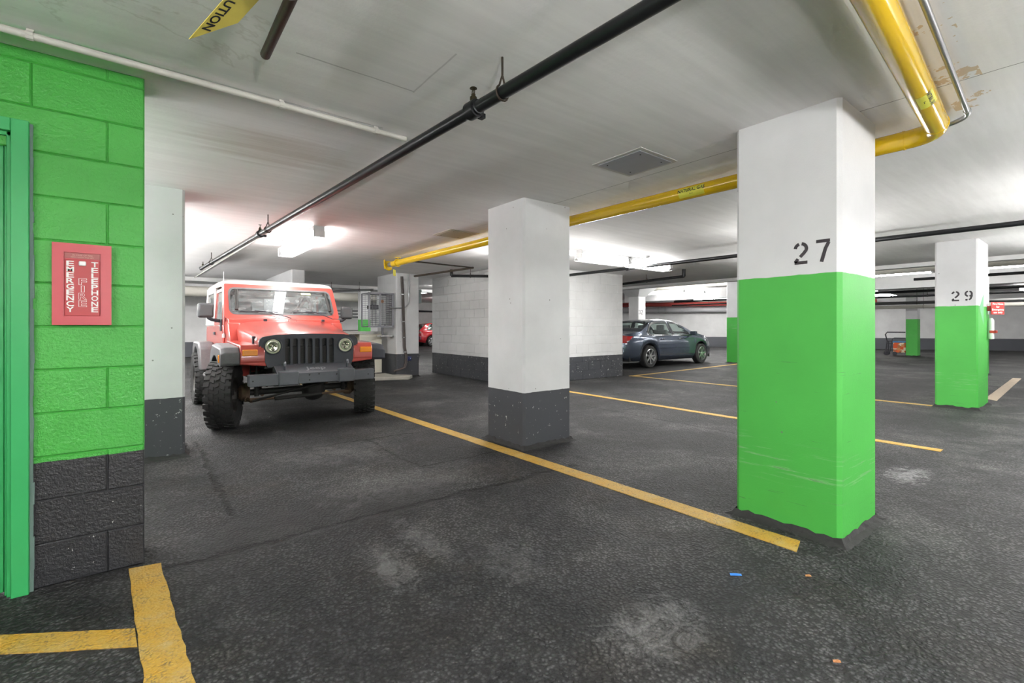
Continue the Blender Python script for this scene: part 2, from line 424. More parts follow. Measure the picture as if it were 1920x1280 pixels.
# concrete block room in the middle distance
cr = MB().box((6.015, 7.545, 0), (9.35, 11.20, CEIL)); 
wm = struct(cr.build('wall_middle', M_block_white))
grid_blocks(wm, 'block', 'y', 7.545, 6.02, 9.35, CEIL, corner_lens(.20, .41), M_block_white, proud=.006)
grid_blocks(wm, 'block', 'x', 6.015, 7.55, 11.20, CEIL, corner_lens(.20, .41), M_block_white, proud=.012)

# ---- concrete pillars
def pillar(x0, y0, x1, y1, m, label, ztop=CEIL, skirt=True, ch=.022, name='concrete_pillar'):
    mb = MB(); p = []
    z0 = 0
    poly = [(x0+ch, y0), (x1-ch, y0), (x1, y0+ch), (x1, y1-ch), (x1-ch, y1), (x0+ch, y1), (x0, y1-ch), (x0, y0+ch)]
    mb.prism(poly, lambda a, b, t: (a, b, t), z0, ztop)
    o = mb.build(name, m); tag(o, label, 'pillar')
    if skirt:
        sk = MB(); n = 14; ring = []
        def per(off, zf):
            pts = []
            cs = [(x0-off, y0-off), (x1+off, y0-off), (x1+off, y1+off), (x0-off, y1+off)]
            for i in range(4):
                a = cs[i]; b = cs[(i+1) % 4]
                for k in range(n):
                    f = k/n; pts.append((a[0]+(b[0]-a[0])*f, a[1]+(b[1]-a[1])*f, zf))
            return pts
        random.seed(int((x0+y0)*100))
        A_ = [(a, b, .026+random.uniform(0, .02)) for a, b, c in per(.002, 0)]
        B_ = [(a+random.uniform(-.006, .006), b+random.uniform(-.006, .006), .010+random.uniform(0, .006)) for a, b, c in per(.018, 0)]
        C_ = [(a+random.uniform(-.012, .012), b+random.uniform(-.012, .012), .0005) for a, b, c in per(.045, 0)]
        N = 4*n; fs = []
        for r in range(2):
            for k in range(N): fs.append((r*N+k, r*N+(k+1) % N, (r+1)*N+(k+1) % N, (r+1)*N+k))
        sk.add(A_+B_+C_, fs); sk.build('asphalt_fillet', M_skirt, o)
    return o
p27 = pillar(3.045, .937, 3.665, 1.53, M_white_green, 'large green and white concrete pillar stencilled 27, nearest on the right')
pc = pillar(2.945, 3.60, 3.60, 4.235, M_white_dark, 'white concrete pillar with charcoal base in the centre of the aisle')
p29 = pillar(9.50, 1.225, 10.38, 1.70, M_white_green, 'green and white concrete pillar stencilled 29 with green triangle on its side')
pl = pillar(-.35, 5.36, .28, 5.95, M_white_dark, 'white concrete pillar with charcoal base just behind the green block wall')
pC = pillar(4.68, 10.52, 5.28, 11.68, M_white_dark, 'white pillar with charcoal base carrying cables beside the wire cage')
pB = pillar(2.55, 11.35, 2.84, 14.5, M_white_dark, 'white wall-like pier behind the roof of the red off-road vehicle', skirt=False)
pG = pillar(15.38, 7.50, 15.85, 8.04, M_white_green, 'distant green and white pillar in front of the parked sedan nose', ztop=2.95)
pH = pillar(16.35, 1.97, 16.85, 2.40, M_white_green, 'green pillar mostly hidden behind pillar 29', ztop=2.95)
pL = pillar(7.27, 20.0, 7.72, 20.35, M_white_green, 'far white pillar with green lower part beyond the booth counter', ztop=2.95)
pH2 = None
def capital(x0, y0, x1, y1, zb, zt, ex, m, parent):
    mb = MB(); vs = []
    for z, e in ((zb, .001), (zt-.12, ex), (zt, ex)):
        vs += [(x0-e, y0-e, z), (x1+e, y0-e, z), (x1+e, y1+e, z), (x0-e, y1+e, z)]
    fs = []
    for r in range(2):
        for k in range(4): fs.append((r*4+k, r*4+(k+1) % 4, (r+1)*4+(k+1) % 4, (r+1)*4+k))
    fs += [(3,2,1,0), (8,9,10,11)]
    mb.add(vs, fs); return mb.build('capital', m, parent)
pK = pillar(14.35, 10.85, 14.80, 11.30, M_white, 'white pillar with flared capital stencilled 32 behind the sedan', ztop=2.95, skirt=False)
capital(14.35, 10.85, 14.80, 11.30, 2.33, 2.93, .42, M_white, pK)
pR = pillar(24.75, 4.95, 25.15, 5.33, M_white_green, 'far green and white pillar with flared capital beside the shopping cart', ztop=2.95, ch=.01)
capital(24.75, 4.95, 25.15, 5.33, 2.42, 2.80, .75, M_white, pR)
pX = pillar(18.6, 17.4, 19.1, 17.9, M_white, 'slim white pillar far behind the capital of pillar 32', ztop=2.95, skirt=False)

# ---- stencilled numbers
def ribbon(mb, pts, wd, f3):
    L = []; R = []
    for i, p in enumerate(pts):
        a = pts[max(i-1, 0)]; b = pts[min(i+1, len(pts)-1)]
        dx, dy = b[0]-a[0], b[1]-a[1]; l = math.hypot(dx, dy) or 1
        L.append((p[0]-dy/l*wd/2, p[1]+dx/l*wd/2)); R.append((p[0]+dy/l*wd/2, p[1]-dx/l*wd/2))
    vs = [f3(a, b, 0) for a, b in L]+[f3(a, b, 0) for a, b in R]; n = len(pts)
    mb.add(vs, [(i, i+1, n+i+1, n+i) for i in range(n-1)])
def arc(cx, cy, rx, ry, a0, a1, n=10): return [(cx+rx*math.cos(math.radians(a0+(a1-a0)*k/n)), cy+ry*math.sin(math.radians(a0+(a1-a0)*k/n))) for k in range(n+1)]
DIG = {'2': [arc(.30, .70, .24, .24, 175, 108, 6), arc(.30, .70, .24, .24, 82, -20, 8)+[(.42, .48), (.27, .32)], [(.18, .24), (.05, .07)], [(.03, .05), (.58, .05)]],
       '7': [[(.02, .95), (.58, .95)], [(.53, .88), (.40, .60), (.24, .0)]],
       '9': [arc(.30, .70, .23, .25, 100, 260, 10), arc(.30, .70, .23, .25, 75, -10, 6)+[(.53, .45), (.44, .18), (.33, .08)], arc(.30, .70, .23, .25, 285, 320, 3), [(.22, .06), (.06, .12)]],
       '3': [arc(.28, .72, .22, .22, 160, 100, 4), arc(.28, .72, .22, .22, 75, -70, 8), arc(.28, .27, .24, .24, 70, -75, 8), arc(.28, .27, .24, .24, -105, -160, 4)]}
def stencil(s, f3, hgt, parent, gap=.78, wd=.16):
    mb = MB()
    for i, ch in enumerate(s):
        for st in DIG[ch]: ribbon(mb, [((p[0]+i*gap)*hgt, p[1]*hgt) for p in st], wd*hgt, f3)
    return mb.build('stencilled_number', M_stencil, parent)
stencil('27', lambda a, b, c: (3.0435, 1.178-a, 1.590+b), .125, p27, gap=.92, wd=.15)
stencil('29', lambda a, b, c: (9.4985, 1.51-a, 1.60+b), .145, p29, gap=.98, wd=.15)
stencil('32', lambda a, b, c: (14.38+a, 10.8485, 1.68+b), .16, pK, gap=.85)
tri = MB().add([(9.60, 1.2235, 1.50), (9.95, 1.2235, 1.72), (9.95, 1.2235, 1.24)], [(0, 1, 2)])
tri.build('green_triangle', mat('faded_green_marking', (.15, .42, .22), .6, noise=.2), p29)

# ---- floor lines (thin paint film)
def quadline(pts, label, m=None, n=None, rough=.004):
    """pts = 4 corners a,b (one end) c,d (other end); edges ragged"""
    a, b, c, d = [Vector((p[0], p[1], 0)) for p in pts]
    L = max((d-a).length, .1); n = max(2, int(L/.06)) if L < 8 else int(L/.12); vs = []; fs = []
    for i in range(n+1):
        f = i/n; p = a.lerp(d, f); q = b.lerp(c, f); e = (q-p).normalized()
        p = p-e*random.uniform(-rough, rough); q = q+e*random.uniform(-rough, rough)
        vs += [(p.x, p.y, .004), (q.x, q.y, .004), (p.x, p.y, 0), (q.x, q.y, 0)]
    for i in range(n):
        o = i*4; fs += [(o, o+4, o+5, o+1), (o, o+2, o+6, o+4), (o+1, o+5, o+7, o+3)]
    fs += [(0, 1, 3, 2), (n*4, n*4+2, n*4+3, n*4+1)]
    ob = MB().add(vs, fs).build('parking_line', m or M_line)
    return tag(ob, label, 'painted line')
quadline([(2.775, 1.06), (2.925, 1.10), (2.64, 11.6), (2.53, 11.6)], 'long yellow bay line running from pillar 27 past the central pillar to the red vehicle', rough=.003)
quadline([(6.10, 1.05), (6.22, 1.05), (6.31, 6.9), (6.20, 6.9)], 'yellow bay line from the central pillar to beyond pillar 27')
quadline([(9.50, 1.30), (9.62, 1.30), (9.52, 7.40), (9.41, 7.40)], 'yellow bay line ending at the foot of pillar 29')
quadline([(9.53, 7.38), (9.53, 7.27), (15.4, 7.52), (15.4, 7.63)], 'yellow line running along the near side of the grey sedan')
quadline([(-.070, 3.045), (.052, 3.02), (.27, .0), (.11, .0)], 'wide yellow line at the bottom left starting below the green wall', rough=.005)
quadline([(-.02, 2.40), (-.005, 2.255), (-1.9, 3.44), (-1.9, 3.56)] if False else [(-.040, 2.43), (-.030, 2.285), (-.93, 2.87), (-.95, 3.02)], 'short yellow line slanting from the wide line towards the green door')
quadline([(11.0, 1.20), (11.2, 1.36), (16.2, 1.50), (16.2, 1.36)], 'faded pinkish line on the floor behind pillar 29', m=mat('faded_line', (.42, .33, .24), .7, noise=.3))
quadline([(9.9, 8.0), (9.9, 7.9), (15, 8.05), (15, 8.15)] if False else [(10.2, 10.75), (10.2, 10.63), (15, 10.75), (15, 10.87)], 'pale yellow line on the floor beyond the grey sedan')

# ================================================================ LIGHT FIXTURES
def fixture(x, y, L, along, z=CEIL, label=None, group=None, drop=0, guard=False, w=.15, lens=True):
    zt = z
    e = empty('ceiling_light', (x, y, zt), label or 'fluorescent strip light', 'ceiling light', group, 0 if along == 'x' else PI/2)
    if drop:
        for s in (-1, 1): MB().tube([(s*L*.35, 0, 0), (s*L*.35, 0, -drop)], .006, 6).build('hanger_rod', M_dark_steel, e)
    d = -drop
    hb = MB(); hw_ = w*(.44 if guard else .24); hb.box((-L/2, -hw_, d), (L/2, hw_, d-.06)); hb.box((-L/2-.004, -w*.46, d-.05), (-L/2+.02, w*.46, d-.14)); hb.box((L/2-.02, -w*.46, d-.05), (L/2+.004, w*.46, d-.14))
    hb.build('housing', M_housing, e, bevel=.003)
    tb = MB(); prof = [(-w*.45, -.0605), (-w/2, -.080)] if guard else [(-w*.25, -.0605), (-w/2, -.080)]
    prof += [(-w/2, -.120), (-w/2+.025, -.145), (w/2-.025, -.145), (w/2, -.120), (w/2, -.080), (w*(.45 if guard else .25), -.0605)]
    _ = [(0, 0), (0, 0), (-w/2, -.120), (-w/2+.025, -.145), (w/2-.025, -.145), (w/2, -.120), (w/2, -.080), (w*.25, -.0605)]
    n = 1 if L < 1.5 else 2
    for k in range(n):
        a = -L/2+.021+k*(L-.04)/n; b = a+(L-.04)/n-.004-(.02 if n > 1 else 0)
        tb2 = MB().prism([(p[0], p[1]+d) for p in prof], lambda u, v, t: (t, u, v), a, b)
        tb2.build('lens', M_tube, e)
    if guard:
        g = MB(); q = .03
        for k in range(int(L/.10)+1):
            xx = -L/2+k*(L/(int(L/.10)))
            g.tube([(xx, -w/2-q, d-.05), (xx, -w/2-q, d-.175), (xx, w/2+q, d-.175), (xx, w/2+q, d-.05)], .0022, 4)
        for yy, zz in ((-w/2-q, d-.05), (-w/2-q, d-.115), (-w/2-q, d-.175), (0, d-.175), (w/2+q, d-.175), (w/2+q, d-.115), (w/2+q, d-.05)):
            g.tube([(-L/2, yy, zz), (L/2, yy, zz)], .0022, 4)
        g.build('wire_guard', mat('white_wire', (.8, .8, .8), .4), e)
    return e
fixture(1.73, 7.15, 1.85, 'y', label='fluorescent strip light in a wire guard above the red off-road vehicle', guard=True)
fixture(4.82, 5.50, .90, 'x', label='added fluorescent strip light hidden behind the top of the central pillar', drop=.40)  # added as unseen end of the row, hung low to light the ceiling
fixture(5.00, 6.30, .90, 'y', label='added pendant strip light hidden farther behind the central pillar', drop=.48)  # unseen pendant, added to lighten the ceiling and block wall
fixture(6.70, 2.50, 1.15, 'y', label='added pendant strip light hidden behind pillar 27, nearer one', drop=.48)  # added out of sight to brighten the mid-distance ceiling
fixture(9.0, 3.60, 1.15, 'y', label='added pendant strip light hidden behind pillar 27, farther one', drop=.48)  # second unseen pendant added for ceiling brightness
fixture(6.30, 5.50, 1.22, 'x', label='fluorescent strip light nearer the central pillar in front of the white block room', guard=True)
fixture(7.60, 5.50, 1.22, 'x', label='fluorescent strip light with wire guard at the pipe end beside the grey sedan bay', guard=True)
# unseen strips behind and beside the camera, added and hung low to brighten the ceiling
G0 = 'added strip lights behind the photographer'
for (x, y, a) in ((1.3, -1.1, 'x'), (4.6, -1.2, 'x'), (-1.6, .5, 'y'), (7.0, -.25, 'x'), (10.2, -.1, 'x'), (1.3, -4.6, 'x'), (6.5, -4.8, 'x'), (-4, -2, 'y')):
    fixture(x, y, 2.44, a, label='added fluorescent strip light outside the view behind the photographer', group=G0, drop=.48)
for (x, y, q) in ((-.35, 7.4, 'beside the vehicle front'), (-.35, 10.1, 'beside the vehicle rear'), (-.35, 12.8, 'beyond the vehicle rear'), (-1.2, 7.9, 'in the outer row beside the vehicle'), (-1.3, 4.7, 'right behind the green block wall')): fixture(x, y, 2.44, 'y', label='added pendant in hidden bay left of red vehicle, '+q, drop=.48)  # unseen pendants added to light the ceiling over the vehicle
# rows over the far aisles
HZ = 2.95
def far(x, y, a, label, L=2.44, drop=.12, z=HZ, group=None): return fixture(x, y, L, a, z, label, group, drop)
far(4.2, 15.9, 'x', 'long fluorescent light seen over the red off-road vehicle, left one')
far(6.85, 15.9, 'x', 'long fluorescent light seen between the red vehicle and the cage pillar')
far(9.6, 18.5, 'y', 'bright strip light in the gap left of the white block room', L=1.3)
far(1.6, 18.2, 'x', 'fluorescent light behind the roof of the red vehicle')
for (x, y, q) in ((19.5, 12.4, 'nearest of the lights seen just right of the flared capital'), (24.4, 13.4, 'light in front of the red pipe, farthest one'), (21.0, 9.6, 'light in front of the red pipe, beside the distant green pillar')): far(x, y, 'y', 'fluorescent '+q)
far(16.4, 10.4, 'y', 'double length strip light glowing behind the flared capital of pillar 32')
far(18.2, 12.6, 'y', 'strip light beyond the sedan roof, behind the sprinkler pipe')
far(13.6, 6.2, 'x', 'added strip light above the sedan nose, hidden by the slab edge', drop=0)  # added out of view to brighten the capital pillar and sedan
far(15.3, 9.4, 'y', 'added strip light above the sedan roof, hidden by the slab edge', drop=0)  # another unseen strip added to lift the sedan and pillar
far(-1.4, 19.4, 'x', 'added unseen strip light over the aisle at the far left behind the red vehicle')  # added out of view to brighten the white back wall
far(23.2, 12.3, 'y', 'strip light above the dark band wall right of the sedan')
far(16.9, 4.3, 'y', 'strip light just left of pillar 29 under the cream pipe')
G1 = 'strip lights over the aisle right of pillar 29'
for (x, y, q) in ((16.9, 1.6, 'nearest bright row, touching the right edge of pillar 29'), (16.9, -1.2, 'nearest bright row, ending at the right picture border'), (22.6, 1.4, 'second row, next to pillar 29'), (22.6, -2.0, 'second row, at the right picture border'), (28.0, 1.2, 'farthest row, next to pillar 29'), (30.5, -2.5, 'farthest row, at the right picture border')): far(x, y, 'y', 'strip light right of pillar 29, '+q, group=G1)
far(14.2, 14.2, 'x', 'strip light over the lane behind the block room', L=2.44)
far(14.6, 24.5, 'x', 'strip light over the small red car in the gap')
far(28.0, 7.0, 'y', 'strip light near the far wall behind the shopping cart')

for (x, y, a, lb) in ((-2.5, 12.5, 'y', 'strip light over the hidden bay left of the red vehicle'), (8.2, 12.8, 'x', 'strip light on the lane ceiling hidden behind the block room'), (4.3, 20.0, 'x', 'strip light in front of the back wall over the thick white duct')): fixture(x, y, 2.44, a, label=lb, z=CEIL if y < 14 else 2.95)
# unseen tripod globes added behind the camera as fill light for the ceiling
def fill_globe(x, y, z, label, r=.11, k=1.0):
    e = empty('tripod_fill_light', (x, y, 0), label, 'fill lamp')
    MB().tube([(0, 0, .35), (0, 0, z-r-.03)], .014, 10).build('pole', M_dark_steel, e)
    for q in range(3):
        a = 2*PI*q/3+.4; MB().tube([(0, 0, .62), (.42*math.cos(a), .42*math.sin(a), .012)], .011, 8).build('leg', M_dark_steel, e)
    MB().lathe([(0, -.05), (.04, -.05), (.045, 0), (0, .02)], (0, 0, z-r), (0, 0, 1), 16).build('lamp_base', M_housing, e)
    MB().lathe([(r*math.sin(PI*i/12), -r*math.cos(PI*i/12)) for i in range(13)], (0, 0, z+.005), (0, 0, 1), 20).build('globe', mat('fill_globe_diffuser', (1, .985, .96), .5, emit=FILL*k), e, smooth=True)
fill_globe(.25, -.75, 1.55, 'added round globe fill light on a tripod close behind the photographer')
fill_globe(1.9, -2.2, 1.5, 'added round globe fill light on a tripod behind the photographer on the pillar side', k=.8)
# ================================================================ RED OFF-ROAD VEHICLE
M_jred = mat('faded_red_car_paint', (.44, .070, .055), .30, 0, .8, noise=.12, nscale=3)
M_jblk = mat('textured_black_plastic', (.028, .032, .042), .55, noise=.15, nscale=200)
M_jgry = mat('weathered_grey_plastic', (.10, .10, .105), .5, noise=.25, nscale=30)
M_bump = mat('grey_powder_coated_steel', (.095, .10, .115), .42, .2, noise=.12)
M_under = mat('chassis_black', (.018, .017, .016), .7, noise=.4)
M_rust = mat('rusty_suspension_steel', (.12, .075, .05), .75, .3, noise=.5, nscale=30)
M_tyre = mat('tyre_rubber', (.028, .028, .028), .75, noise=.3, nscale=60)
M_amber = mat('amber_lens', (.85, .28, .01), .25, coat=.5)
M_glass = None
def glassmat(name, tint, rough=.02, op=.25):
    t = NT(name); nt = t.t
    g = t.n.new('ShaderNodeBsdfGlossy'); g.inputs['Roughness'].default_value = rough; g.inputs['Color'].default_value = (1, 1, 1, 1)
    tr = t.n.new('ShaderNodeBsdfTransparent'); tr.inputs[0].default_value = (tint[0], tint[1], tint[2], 1)
    lw = t.n.new('ShaderNodeLayerWeight'); lw.inputs[0].default_value = .5
    f = t.math('ADD', t.math('MULTIPLY', t.math('POWER', lw.outputs['Facing'], 4.0), .8), .045+op*.10, clamp=True)
    df = t.n.new('ShaderNodeBsdfDiffuse'); df.inputs[0].default_value = (.75, .8, .8, 1)
    mx = t.n.new('ShaderNodeMixShader'); nt.links.new(f, mx.inputs[0]); nt.links.new(tr.outputs[0], mx.inputs[1]); nt.links.new(g.outputs[0], mx.inputs[2])
    mx2 = t.n.new('ShaderNodeMixShader')
    nt.links.new(t.ramp(t.noise(6, 4, vec=t.scale((1, 1, 3))), [(.4, op*.25), (.7, op)]), mx2.inputs[0])
    nt.links.new(mx.outputs[0], mx2.inputs[1]); nt.links.new(df.outputs[0], mx2.inputs[2])
    nt.links.new(mx2.outputs[0], t.n['Material Output'].inputs[0])
    return t.m
M_jglass = glassmat('dusty_windscreen_glass', (.42, .50, .52), op=.24)
M_headglass = mat('lamp_reflector', (.42, .41, .33), .15, .8, noise=.5, nscale=60)
M_ring = mat('pale_halo_ring', (.72, .70, .55), .3)
M_int = mat('grey_cabin_trim', (.16, .17, .18), .8, noise=.2)
M_hard = mat('pale_hard_top', (.62, .60, .58), .35, coat=.2, noise=.05)
J = empty('off_road_vehicle', (1.595, 6.60, 0), 'red two-door off-road vehicle with black grille and grey steel bumper', 'car', rz=.018)
def sideprism(mb, poly, x0, x1): return mb.prism(poly, lambda u, v, t: (t, u, v), x0, x1)
def archpts(cy, cz, r, a0, a1, n=10): return [(cy+r*math.cos(math.radians(a0+(a1-a0)*k/n)), cz+r*math.sin(math.radians(a0+(a1-a0)*k/n))) for k in range(n+1)]
R_T = .405; RX = 2.37
# tub with rear arches (built as side walls + core so that the arches stay open)
tub = [(.50, .60), (.46, 1.02), (.60, 1.27), (.86, 1.29), (.90, 1.23), (2.90, 1.23), (2.93, 1.15), (2.93, .66), (2.86, .62)] + archpts(RX, .44, .47, 5, 175, 10)+[(1.88, .56), (1.80, .56)]
b = MB(); sideprism(b, tub, -.745, -.60); sideprism(b, tub, .60, .745)
b.box((-.61, .60, .60), (.61, .68, 1.27)); b.box((-.61, .5, .60), (.61, 2.9, .64)); b.box((-.74, 2.86, .62), (.74, 2.93, 1.23))
b.build('body_tub', M_jred, J, bevel=.012)
cw = MB(); cw.prism([(.60, 1.20), (.64, 1.32), (.84, 1.35), (.88, 1.22)], lambda u, v, t: (t, u, v), -.735, .735)
cw.build('cowl', M_jred, J, bevel=.01)
# door seams, door panels
for s in (-1, 1):
    dm = MB(); dm.box((s*.742, .88, .72), (s*.768, 1.80, 1.24)); d = dm.build('door', M_jred, J, bevel=.012)
    fr = holes('window_frame', [[(.90, 1.24), (1.80, 1.24), (1.78, 1.76), (1.14, 1.76)], [(.99, 1.28), (1.75, 1.28), (1.73, 1.72), (1.17, 1.72)]], .03, lambda u, v, t: (s*(.750-(v-1.24)*.06)+t, u, v))
    finish('window_frame', fr, M_jred, d)
    g = MB().add([(s*(.750-(v-1.24)*.06), u, v) for u, v in [(.97, 1.27), (1.76, 1.27), (1.74, 1.73), (1.16, 1.73)]], [(0, 1, 2, 3)]); g.build('door_glass', M_jglass, d)
    h = MB(); h.box((s*.765, 1.60, 1.10), (s*.785, 1.74, 1.14)); h.build('door_handle', M_jblk, d, bevel=.004)
    hg = MB()
    for z in (.82, 1.12): hg.box((s*.75, .83, z), (s*.778, .93, z+.035))
    hg.build('hinge', M_jred, d)
    # rear quarter reflector, red tail piece behind mirror
hood_s = []
def hoodsec(y):
    f = (y+.46)/1.14; f = max(0, min(1, f))
    hw = .565+.10*f; zt = 1.135+.165*f; zs = 1.0-.0*f; dr = .055
    pts = [(-hw, zs-.06), (-hw, zt-.10), (-hw+.03, zt-.055), (-hw+.085, zt-.022), (-hw+.17, zt-.006), (-hw*.55, zt), (-hw*.50, zt+.008), (0, zt+.016)]
    pts = pts+[(-a, z) for a, z in reversed(pts[:-1])]
    return pts
hb = MB(); ys = [-.475, -.465, -.44, -.38, -.2, 0, .2, .45, .68]; vs = []; fs = []
for i, y in enumerate(ys):
    dz = {-.475: -.045, -.465: -.022, -.44: -.008}.get(y, 0)
    for a, z in hoodsec(y): vs.append((a*(1-.02*(i == 0)), y, z+(dz if z > 1.0 else 0)))
n = 15
for i in range(len(ys)-1):
    for k in range(n-1): fs.append((i*n+k, i*n+k+1, (i+1)*n+k+1, (i+1)*n+k))
hb.add(vs, fs); hood = hb.build('hood', M_jred, J, smooth=True)
ft = MB()
ft.tube([(-.035, .48, 1.29), (-.035, .485, 1.315), (.075, .485, 1.315), (.075, .48, 1.29)], .004, 6); ft.build('footman_loop', M_jblk, hood)
for x in (-.30, .47):
    MB().box((x-.02, .58, 1.29), (x+.02, .62, 1.325)).build('rubber_bumper', M_jblk, hood, bevel=.004)
for s in (-1, 1):
    l = MB(); l.box((s*.605-.012, -.30, .98), (s*.605+.012, -.27, 1.09)); l.box((s*.60-.018, -.31, 1.075), (s*.60+.018, -.26, 1.105)); l.box((s*.60-.02, -.31, .97), (s*.60+.02, -.26, 1.0))
    l.build('hood_latch', M_jblk, hood, bevel=.004)
# grille
def gout():
    p = [(-.49, .74), (-.545, .86), (-.575, .95), (-.58, 1.01)]+[(-.50+.08*math.cos(a), 1.04+.065*math.sin(a)) for a in (PI, PI*.85, PI*.7, PI*.55)]
    p += [(-.40, 1.122), (-.2, 1.130), (0, 1.132)]
    return p+[(-x, z) for x, z in reversed(p[:-1])]
lo = [gout()]
for k in range(7):
    cx = -.015+(-3+k)*.086; lo.append(rrect(cx-.029, .765, cx+.029, 1.075, .018, 4))
for s in (-1, 1): lo.append(circ(-.008+s*.425, .985, .098, 28))
gm = holes('grille', lo, .05, lambda u, v, t: (u, -.475+t+(v-.75)*.03, v)); gr = finish('grille', gm, M_jblk, J)
MB().box((-.35, -.42, .75), (.35, -.41, 1.10)).build('radiator_mesh', M_under, gr)
fin = MB()
for k in range(26): fin.box((-.34, -.425, .765+k*.0125), (.34, -.418, .770+k*.0125))
o = fin.build('radiator_fins', mat('radiator_fin', (.06, .06, .06), .5, .5), gr); o['kind'] = 'stuff'
for s in (-1, 1):
    cx = -.008+s*.425
    h = MB(); h.lathe([(.104, .0), (.104, .018), (.090, .024), (.086, .010), (.086, -.02)], (cx, -.488, .985), (0, -1, 0), 28)
    hl = h.build('headlamp', M_jblk, J, smooth=True)
    r = MB(); r.lathe([(.084, .0), (.084, .012), (.070, .016), (.066, .006)], (cx, -.488, .985), (0, -1, 0), 28); r.build('halo_ring', M_ring, hl, smooth=True)
    l = MB(); l.lathe([(.066, .004), (.045, .006), (.02, -.004), (0, .0)], (cx, -.488, .985), (0, -1, 0), 24)
    for a, bz in ((-.025, .012), (.025, .012), (0, -.035)): l.lathe([(.018, .008), (.014, .022), (.0, .026)], (cx+a, -.488, .985+bz), (0, -1, 0), 12)
    l.build('lamp_lens', M_headglass, hl, smooth=True)
# front fenders & flares
fen = [(-.50, .775), (-.515, .93), (-.475, 1.005), (.20, 1.03), (.42, 1.03), (.44, .62), (.40, .60)]
arc_in = archpts(0, .42, .47, 18, 128, 9)
fen_poly = [(-.46, .775), (-.51, .81), (-.515, .94), (-.47, 1.01), (.52, 1.04), (.52, .60)]+arc_in[0:]
for s in (-1, 1):
    f = MB(); sideprism(f, fen_poly, s*.52, s*.775)
    # inner wedge that runs down to the grille
    f.add([(s*.50, -.50, .755), (s*.56, -.50, 1.0), (s*.60, -.505, .96), (s*.775, -.515, .94), (s*.775, -.50, .785), (s*.50, -.40, .755), (s*.56, -.40, 1.0), (s*.775, -.40, .94), (s*.775, -.40, .785)],
          [(0, 1, 2, 3, 4), (0, 5, 6, 1), (4, 8, 5, 0), (1, 6, 7, 3, 2), (3, 7, 8, 4)])
    fo = f.build('front_fender', M_jred, J, bevel=.012)
    f = MB(); fl_poly = [(-.47, .775), (-.50, .80), (-.505, .92), (-.44, .985), (.24, 1.015), (.38, .94), (.60, .60), (.52, .56)]+archpts(0, .42, .47, 18, 128, 9)
    secs = [(s*.775, 0), (s*.92, 0), (s*.965, .03)]
    vs = []; fs = []; n = len(fl_poly); cy = sum(p[0] for p in fl_poly)/n; cz = .45
    for x, sh in secs:
        for (y, z) in fl_poly: vs.append((x, y*(1-sh*1.2), cz+(z-cz)*(1-sh*1.2)))
    for i in range(2):
        for k in range(n): fs.append((i*n+k, i*n+(k+1) % n, (i+1)*n+(k+1) % n, (i+1)*n+k))
    fs += [tuple(range(n)), tuple(range(2*n, 3*n))]
    f.add(vs, fs); fo2 = f.build('fender_flare', M_jgry if s < 0 else M_jblk, J, bevel=.01)
    MB().box((s*.60, -.535, .885), (s*.755, -.505, .955)).build('turn_signal', M_amber, fo, bevel=.008)
    MB().box((s*.94, -.40, .81), (s*.972, -.33, .90)).build('side_marker', M_amber, fo2, bevel=.005)
    # rear flare
    rf = [(1.80, .56), (1.90, .90), (2.02, .985), (2.74, .985), (2.86, .90), (2.92, .66), (2.84, .64)]+archpts(RX, .43, .455, 20, 165, 9)
    f = MB(); sideprism(f, rf, s*.745, s*.95); f.build('rear_flare', M_jgry, J, bevel=.03)
    # side step
    st = MB(); st.box((s*.72, .62, .50), (s*.90, 1.80, .54)); st.tube([(s*.88, .60, .50), (s*.88, 1.82, .50)], .03, 8)
    st.build('side_step', M_jgry, J, bevel=.01)
# windscreen frame + glass  (leans back)
def wsp(u, v, t): return (u*(1-.02*(v-1.3)/.5), .77+(v-1.33)*.62+t*.9, v)
lo = [rrect(-.765, 1.325, .765, 1.825, .05, 4), rrect(-.695, 1.395, .695, 1.765, .07, 6)]
ws = finish('windscreen_frame', holes('windscreen_frame', lo, .045, wsp), M_jred, J)
lo = [rrect(-.705, 1.385, .705, 1.775, .08, 6), rrect(-.680, 1.41, .680, 1.75, .06, 6)]
finish('rubber_seal', holes('rubber_seal', lo, .054, wsp), mat('grey_rubber', (.10, .105, .11), .6), ws)
g = MB(); g.add([wsp(u, v, -.012) for u, v in rrect(-.69, 1.40, .69, 1.76, .06, 4)], [tuple(range(20))]); g.build('windscreen_glass', M_jglass, ws)
g = MB(); g.add([wsp(u, v, -.022) for u, v in ((.27, 1.70), (.41, 1.70), (.41, 1.73), (.27, 1.73))], [(0, 1, 2, 3)]); g.build('sticker', mat('pale_green_sticker', (.55, .65, .30), .5), ws)
for x0, x1, xp in ((-.58, -.10, .06), (.10, .58, .64)):
    wp = MB()
    P = lambda u, v, o=-.05: wsp(u, v, o)
    wp.tube([P(x0, 1.43), P(x1, 1.425)], .008, 6); wp.tube([P((x0+x1)/2-.06, 1.435, -.062), P((x0+x1)/2+.08, 1.43, -.062)], .012, 6)
    wp.tube([P((x0+x1)/2+.08, 1.43, -.06), P(xp-.05, 1.36, -.08), (xp, .70, 1.335)], .0065, 6); wp.build('wiper', M_jblk, ws)
